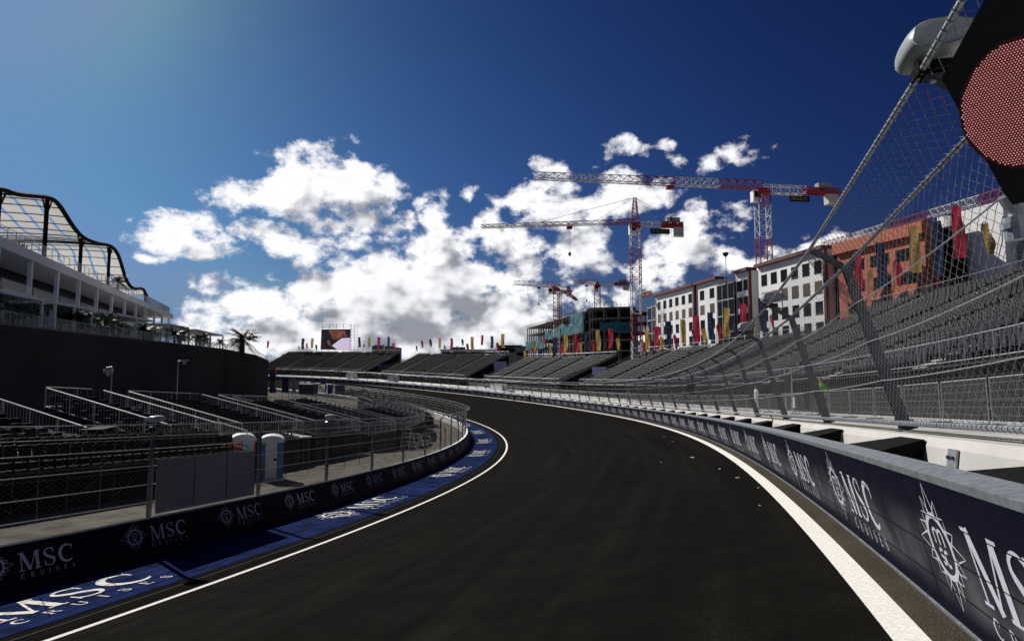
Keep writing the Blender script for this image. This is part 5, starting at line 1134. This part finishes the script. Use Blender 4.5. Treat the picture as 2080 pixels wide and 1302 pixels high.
# ------------------------------------------------------------------ banner flags on the rim of the stands
FLAGS = [(544,692,707,'r'),(607,703,712,'y'),(615,687,710,'b'),(623,698,709,'r'),(634,687,707,'y'),(642,700,712,'b'),(730,685,705,'b'),(739,698,707,'r'),(750,685,705,'y'),(769,685,709,'r'),(779,700,711,'y'),(799,697,711,'r'),(846,703,713,'b'),(857,692,707,'r'),(874,689,705,'b'),(893,688,707,'y'),(903,702,710,'b'),(917,687,709,'r'),(929,703,715,'y'),(939,689,702,'b'),(949,698,714,'r'),(959,684,711,'y'),(979,681,701,'r'),(999,683,707,'b'),(1010,696,715,'r'),(1021,678,707,'y'),
 (1065,711,730,'y'),(1082,707,722,'r'),(1087,695,719,'y'),(1096,712,727,'b'),(1106,687,702,'r'),(1118,700,724,'y'),(1127,685,727,'b'),(1140,700,722,'r'),(1148,680,718,'y'),(1170,678,716,'r'),(1179,697,719,'y'),(1190,678,712,'b'),(1203,693.6,714.5,'r'),(1214,671.5,712,'y'),(1227,690,712,'b'),(1239,668,708,'r'),(1254,687,712,'y'),(1305,692,719,'r'),(1314,668,712,'y'),(1323,691,712,'b'),(1332,663,710,'r'),(1343,685,712,'y'),(1357,653,707,'b'),(1371,680,710,'r'),(1387,649,697,'y'),(1408,670,692,'b'),(1413.5,642,696,'r'),(1429,667,701,'y'),(1442.5,635,690,'b'),(1460,659,695,'r'),(1474.5,625,685,'y'),(1490,651,687,'b'),(1509,617,678,'r'),(1530,647,681,'y'),(1547,606,672,'b'),(1567,640,666,'r'),(1742,517,588,'r'),(1769,551,594,'y'),(1788,493,585,'b'),(1821,530,583,'r'),(1855,460,555,'y'),(1900,450,560,'b'),(1943,417,525,'r'),(2001,454,518,'y'),(2040,443,490,'b')]
MF = {'r': mat('flag_red', (.36,.022,.05), .7, var=.12, scale=1.5), 'y': mat('flag_yellow', (.36,.25,.07), .7, var=.12, scale=1.5), 'b': mat('flag_blue', (.018,.032,.075), .7, var=.15, scale=1.5)}
for m_ in MF.values():
    nts = m_.node_tree; tl = nts.nodes.new('ShaderNodeBsdfTranslucent'); mx = nts.nodes.new('ShaderNodeMixShader'); mx.inputs[0].default_value = .45; rmp = [q for q in nts.nodes if q.type == 'VALTORGB'][0]
    nts.links.new(rmp.outputs[0], tl.inputs[0]); nts.links.new(nts.nodes['Principled BSDF'].outputs[0], mx.inputs[1]); nts.links.new(tl.outputs[0], mx.inputs[2]); nts.links.new(mx.outputs[0], nts.nodes['Material Output'].inputs[0])
cnt = {'r': 0, 'y': 0, 'b': 0}; cname = {'r': 'red', 'y': 'yellow', 'b': 'blue'}
def rim(x):
    s = s_at(x, -26, 20, 330); rows = 28 if s < 78 else (20 if s < 130 else (18 if s < 180 else 20)); z0_ = 3.6
    dz = .345 if s < 78 else (.335 if s < 130 else (.34 if s < 180 else .36)); wr_ = -9-.8*rows-.15; s = s_at(x, wr_, 20, 330); return s, wr_, z0_+dz*rows
for i, (x, y0, y1, c_) in enumerate(FLAGS):
    s, wr_, zr = rim(x); b = P(s, wr_, zr-.4); rr = random.Random(i*3+1); D = b[1]; top = at(x, y0, D); bot = at(x, y1, D); hgt = top[2]-bot[2]; pole_top = top+np.array([0,0,.25])
    small = (y1-y0)*D/F_PX < 3.1; wv = max(.6, min(1.25, hgt*.22)) if not small else max(.55, hgt*.3)
    f = thing('banner_flag', f'{"short curved" if small else "tall"} {cname[c_]} banner flag on the grandstand rim, {nth(cnt[c_])} {cname[c_]} flag from the left', 'flag', b, 'banner flags along the rim of the grandstands'); cnt[c_] += 1
    base = np.array([b[0]-wv*.4, b[1], b[2]]); px_ = top[0]-wv*.45
    mb = MB(); mb.tube([base, (px_, D, bot[2]), (px_, D, top[2]-.4), (px_+wv*.25, D, top[2]+.15), (px_+wv*.7, D, top[2]+.05)] if small else [base, (px_, D, bot[2]), (px_, D, top[2]+.2)], .045, 5); build(mb, 'pole', M_DSTEEL, f)
    nx, nz = 6, 14; V = []; ph = rr.uniform(0, 6); am = rr.uniform(.10, .24); dr = rr.uniform(-.1, .35)
    for j in range(nz+1):
        v = j/nz
        for q in range(nx+1):
            u = q/nx; ww = wv*(1 if not small else (.55+.45*sin(pi*min(1, v*.9+.15)))) ; xo = u*ww; 
            if small: xo += wv*.55*v*v*rr.choice([1]) ; 
            V.append((px_+.05+xo*(1-.12*v*rr.random()*0)+(.10*wv*sin(v*5+ph) if not small else 0), D+am*sin(u*5+v*6+ph)*(.3+u)+dr*u, top[2]-hgt*v-(.12*u*sin(ph+v*3))))
    mb = MB(); mb.add(V, [(j*(nx+1)+q, j*(nx+1)+q+1, (j+1)*(nx+1)+q+1, (j+1)*(nx+1)+q) for j in range(nz) for q in range(nx)]); o = build(mb, 'cloth', MF[c_], f, True)
    if y1-y0 > 14:
        mb = MB()                                        # pale printed word mark running up the cloth
        for j in range(3, nz-3, 1):
            A_, B_ = np.array(V[j*(nx+1)+2]), np.array(V[(j+1)*(nx+1)+4]); o_ = np.array([0,-.02,0]); 
            if j % 2: mb.add([A_+o_, np.array(V[j*(nx+1)+4])+o_, np.array(V[j*(nx+1)+4])*.6+B_*.4+o_, A_*.6+np.array(V[(j+1)*(nx+1)+2])*.4+o_], [(0,1,2,3)])
        build(mb, 'print', mat('flag_print', (.40,.30,.32), .7, var=.1), o)
c = at(1309, 601, 152); f = thing('national_flag', 'small red and yellow striped flag flying left of the white apartments', 'flag', (c[0], c[1], CZ+12)); mb = MB(); mb.bar((c[0]-.6,c[1],CZ+12), (c[0]-.6,c[1],c[2]+.8), .05, 5); build(mb, 'pole', M_DSTEEL, f)
for j, cc in enumerate((MF['r'], MF['y'], MF['r'])):
    mb = MB(); V = [(c[0]-.55+u*.45, c[1]+.12*sin(u*2), c[2]+.7-v-.10*u+u*.22) for v in ((0,.3),(.3,.8),(.8,1.1))[j] for u in range(6)]; mb.add(V, [(u, u+1, 7+u, 6+u) for u in range(5)]); build(mb, 'stripe', cc, f)

# ------------------------------------------------------------------ blue site covers in the gaps between the blocks
M_TARP = mat('blue_tarpaulin', (.025,.03,.13), .7, var=.35, scale=.5); M_TARP2 = mat('dark_blue_mesh', (.012,.022,.05), .8, var=.4, scale=.5)
for i, (sa, sb, w0_, w1_, z0_, z1_, m_, lb) in enumerate(((236, 242.5, -14, -14.2, 2.2, 6.6, M_TARP2, 'dark blue mesh cover in the stair gap below the big screen'), (178.5, 185, -18, -18.2, 4.5, 8.6, M_TARP, 'deep blue sheet in the gap right of the far grandstand block'), (128, 134, -16, -16.2, 5.4, 7.2, M_TARP, 'deep blue sheet in the gap under the hammerhead crane'))):
    f = thing('stair_tower', lb, 'stair tower', P((sa+sb)/2, w0_, 1.4)); mb = MB()
    mb.hexa([P(sa,w0_,z0_),P(sb,w0_,z0_),P(sb,w1_,z0_),P(sa,w1_,z0_),P(sa,w0_,z1_),P(sb,w0_,z1_),P(sb,w1_,z1_),P(sa,w1_,z1_)]); build(mb, 'sheet', m_, f)
    mb = MB()
    for q in np.linspace(sa-.2, sb+.2, 5):
        for w_ in (-10, -14, -19, -24): mb.bar(P(q, w_, 1.36), P(q, w_, 3+(-w_-9)*.36), .05, 4)
    for w_, z_ in ((-10, 3.4), (-14, 4.8), (-19, 6.8), (-24, 8.6)):
        mb.bar(P(sa,w_,z_), P(sb,w_,z_), .05, 4)
    for q in (sa, (sa+sb)/2): mb.tube([P(q,-9.5,2.6), P(q,-14,4.2), P(q,-15,4.2), P(q,-20,6.8), P(q,-24,8.0)], .09, 4)
    build(mb, 'scaffold', M_DSTEEL, f)
    mb = MB(); 
    for k_ in range(22): w_ = -10-.6*k_; mb.hexa([P(sa+1,w_,2.2+.28*k_),P(sb-1,w_,2.2+.28*k_),P(sb-1,w_-.3,2.2+.28*k_),P(sa+1,w_-.3,2.2+.28*k_),P(sa+1,w_,2.25+.28*k_),P(sb-1,w_,2.25+.28*k_),P(sb-1,w_-.3,2.25+.28*k_),P(sa+1,w_-.3,2.25+.28*k_)])
    build(mb, 'stairs', M_DECK, f)

# ------------------------------------------------------------------ people
def person(loc, face, label, top, bottom, pose=0, skin=(.35,.2,.14), hair=(.02,.015,.01), h=1.76, vest=None):
    loc = np.array(loc, float); me = bpy.data.meshes.new('body'); k_ = h/1.76
    J = [('pel',(0,0,.98),.125),('wst',(0,0,1.12),.115),('chs',(0,.01,1.34),.14),('nck',(0,0,1.50),.055),('hd0',(0,.01,1.58),.07),('hd1',(0,.015,1.66),.092),('hd2',(0,.0,1.74),.06)]
    V = [j[1] for j in J]; Rr = [j[2] for j in J]; E = [(0,1),(1,2),(2,3),(3,4),(4,5),(5,6)]
    st_ = .13 if pose == 1 else .03
    for sg in (-1, 1):
        b0 = len(V); dy = st_*sg
        V += [(.10*sg,0,.90),(.11*sg,dy*.8,.50),(.115*sg,dy*1.6-.02,.10),(.13*sg,dy*1.6+.12,.045)]; Rr += [.095,.065,.045,.04]; E += [(0,b0),(b0,b0+1),(b0+1,b0+2),(b0+2,b0+3)]
        b1 = len(V); el = (.28*sg,-.02-dy,1.15) if pose != 2 or sg < 0 else (.26*sg,.12,1.18); hd_ = (.29*sg,.08-dy*1.5,.92) if pose != 2 or sg < 0 else (.10*sg,.30,1.28)
        V += [(.20*sg,0,1.42), el, hd_, (hd_[0], hd_[1]+.03, hd_[2]-.09 if pose != 2 or sg < 0 else hd_[2]+.05)]; Rr += [.062,.045,.034,.03]; E += [(2,b1),(b1,b1+1),(b1+1,b1+2),(b1+2,b1+3)]
    ca, sa = cos(face), sin(face); V = [(x*ca-y*sa, x*sa+y*ca, z) for x, y, z in V]
    me.from_pydata([(x*k_, y*k_, z*k_) for x, y, z in V], E, []); o = bpy.data.objects.new('body_tmp', me); COL.objects.link(o); sk = o.modifiers.new('s', 'SKIN'); sub = o.modifiers.new('u', 'SUBSURF'); sub.levels = 1; sub.render_levels = 1
    for i, r in enumerate(Rr): me.skin_vertices[0].data[i].radius = (r*k_, r*k_)
    me.skin_vertices[0].data[0].use_root = True
    dg = bpy.context.evaluated_depsgraph_get(); dg.update(); m2 = bpy.data.meshes.new_from_object(o.evaluated_get(dg)); bpy.data.objects.remove(o)
    f = thing('person', label, 'person', loc); bo = bpy.data.objects.new('body', m2); COL.objects.link(bo); bo.parent = f; m2.materials.clear()
    def cm(c_): nm = 'cloth_%d_%d_%d' % tuple(int(q*255) for q in c_); return mat(nm, c_, .8, var=.15, scale=8)
    for q in (cm(bottom), cm(top), cm(skin), cm(hair), cm((.02,.02,.02))): m2.materials.append(q)
    for p_ in m2.polygons:
        z = p_.center.z/k_; r_ = hypot(p_.center.x, p_.center.y)/k_
        p_.material_index = 4 if z < .09 else (0 if z < .98 and r_ < .24 else (2 if (z < 1.0 and r_ >= .24) else (1 if z < 1.49 else (3 if z > 1.70 or (z > 1.6 and (p_.center.x*-sa+p_.center.y*ca) < -.03) else 2)))); p_.use_smooth = True
    return f
def on_track(x, y):
    best = None
    for s in np.arange(40, 200, 1.5):
        for wd in np.arange(.3, 13, .6):
            q = pxl(R(s, wd)); e = abs(q[0]-x)+abs(q[1]-y)
            if best is None or e < best[0]: best = (e, s, wd)
    return R(best[1], best[2], .01)
person(on_track(966, 806), 2.8, 'person in dark clothes walking on the far track, left of a pair', (.03,.03,.035), (.015,.015,.02), 1)
person(on_track(971, 805.5), 2.6, 'person in grey top walking on the far track, right of a pair', (.10,.10,.11), (.02,.02,.02), 1)
person(on_track(1043, 819), .4, 'lone person in black standing on the white line of the far track', (.012,.012,.014), (.010,.010,.012), 0)
person(on_track(1075, 815), .2, 'person in black nearest the camera on the far track by the sponsor barrier', (.014,.012,.014), (.012,.012,.012), 2)
def road(x, wd): s = s_at(x, wd, 5, 300); return P(s, wd, 1.37)
person(road(930, -3), 2.5, 'person in bright red top behind the far catch fence', (.55,.03,.02), (.03,.03,.03), 0)
person(road(1675, -4.2), 2.0, 'marshal in bright green vest behind the catch fence near the camera', (.10,.36,.02), (.03,.03,.035), 2)
person(road(1277, -3), 2.2, 'person in orange trousers and white top behind the catch fence', (.6,.6,.6), (.45,.07,.02), 0)
person(road(1540, -4.0), 1.6, 'person in white overall behind the catch fence', (.7,.7,.7), (.62,.62,.62), 0)
# black board on white legs and a white notice
b = road(1607, -4.4); f = thing('black_notice_board', 'black square board on two white legs behind the catch fence', 'notice board', b); t = np.array([ip(60, NX)*0+.2, .98, 0]); t = (P(31,-4.4)-P(30,-4.4)); t /= np.linalg.norm(t); u_ = np.array([0,0,1.])
mb = MB(); o_ = np.array([ip(30,NX), ip(30,NY), 0])*.05; q = [b+t*a+u_*z for a, z in ((-.65,1.15),(.65,1.15),(.65,2.1),(-.65,2.1))]; mb.prism([tuple(v) for v in q], tuple(o_)); build(mb, 'board', M_BLACK, f)
for a in (-.72, .72): mb = MB(); mb.bar(b+t*a, b+t*a+u_*2.45, .035, 5); build(mb, 'leg', M_CWHT, f)
b = road(1617, -5.0); mb = MB(); q = [b+t*a+u_*z for a, z in ((-.2,.35),(.2,.35),(.2,.95),(-.2,.95))]; mb.prism([tuple(v) for v in q], tuple(o_)); o = build(mb, 'paper_notice', M_TANK); tag(o, 'small white notice on the mesh barrier below the black board', 'notice')
# white site cabin roofs and pale boxes behind the far fence
for i, (x, wd, L_2, h_, lb) in enumerate(((1008, -3.2, 7, 1.6, 'white flat topped stall behind the far catch fence'), (796, -3, 5, 1.8, 'pale heap of covers on the service road of the far straight'), (712, -3, 5, 1.9, 'white slatted stack beside the far straight'), (1030, -1.6, 3.5, .55, 'white low box on the far concrete wall'))):
    s = s_at(x, wd, 60, 300); f = thing('site_cover', lb, 'site equipment', P(s, wd, 1.37)); mb = MB(); mb.hexa([P(s-L_2/2,wd,1.37),P(s+L_2/2,wd,1.37),P(s+L_2/2,wd-1.2,1.37),P(s-L_2/2,wd-1.2,1.37),P(s-L_2/2,wd,1.37+h_),P(s+L_2/2,wd,1.37+h_),P(s+L_2/2,wd-1.2,1.45+h_),P(s-L_2/2,wd-1.2,1.45+h_)]); build(mb, 'cover', M_TANK if i != 1 else M_GREYW, f)
    mb = MB(); mb.tube([P(s-L_2/2,wd+.03,1.4+h_),P(s+L_2/2,wd+.03,1.4+h_)], .06, 4); mb.bar(P(s-L_2/2,wd+.05,1.37),P(s-L_2/2,wd+.05,1.4+h_),.06,4); build(mb, 'frame', M_DSTEEL, f)
# litter on the road
for i, (x, y, r) in enumerate(((1349,889,.16),(1367,895,.2),(1406,931.5,.22),(1357,904.5,.09),(1341,939,.1),(1461,955,.08),(1503,969,.13),(1618,990,.10),(1545,1030,.06))):
    best = min(((abs(pxl(R(s, wd))[0]-x)+abs(pxl(R(s, wd))[1]-y), s, wd) for s in np.arange(5, 60, .5) for wd in np.arange(.6, 9, .25))); q = R(best[1], best[2], .006); rr = random.Random(i); mb = MB()
    nrm = 7; top_ = [(q[0]+r*cos(2*pi*j/nrm)*rr.uniform(.5,1), q[1]+r*sin(2*pi*j/nrm)*rr.uniform(.5,1), R(best[1], best[2])[2]+.012+rr.uniform(0,.03)) for j in range(nrm)]
    mb.prism([(q[0]+(a-q[0])*.6, q[1]+(b-q[1])*.6, c_-.012+.0) for a, b, c_ in top_], (0,0,.01)); o = build(mb, 'litter', M_CONC); tag(o, f'small pale scrap lying on the asphalt, {nth(i)} nearest the far end', 'litter', 'pale scraps on the track')
# red and white tape hanging on the concrete wall
p0 = P(s_at(1572, -.75, 5, 60), -.72, 1.3); mb = MB(); 
for i in range(6): mb.box(p0+np.array([.04*sin(i*1.3), .03*cos(i), -.08*i+.15]), (.05,.02,.07), i*.4)
o = build(mb, 'barrier_tape', mat('tape_red', (.6,.04,.04), .5, var=.2)); tag(o, 'short red and white tape hanging on the pale concrete wall', 'tape')
# marker posts by the bend
mb = MB(); b = P(sI(15.25+5.5*7)+.6, WL+1.2, infz(50)); mb.bar(b, b+np.array([0,0,1.6]), .06, 8); o = build(mb, 'marker_post', mat('marker_red', (.35,.06,.03), .6)); tag(o, 'short red marker post behind the inner fence at the bend', 'post')
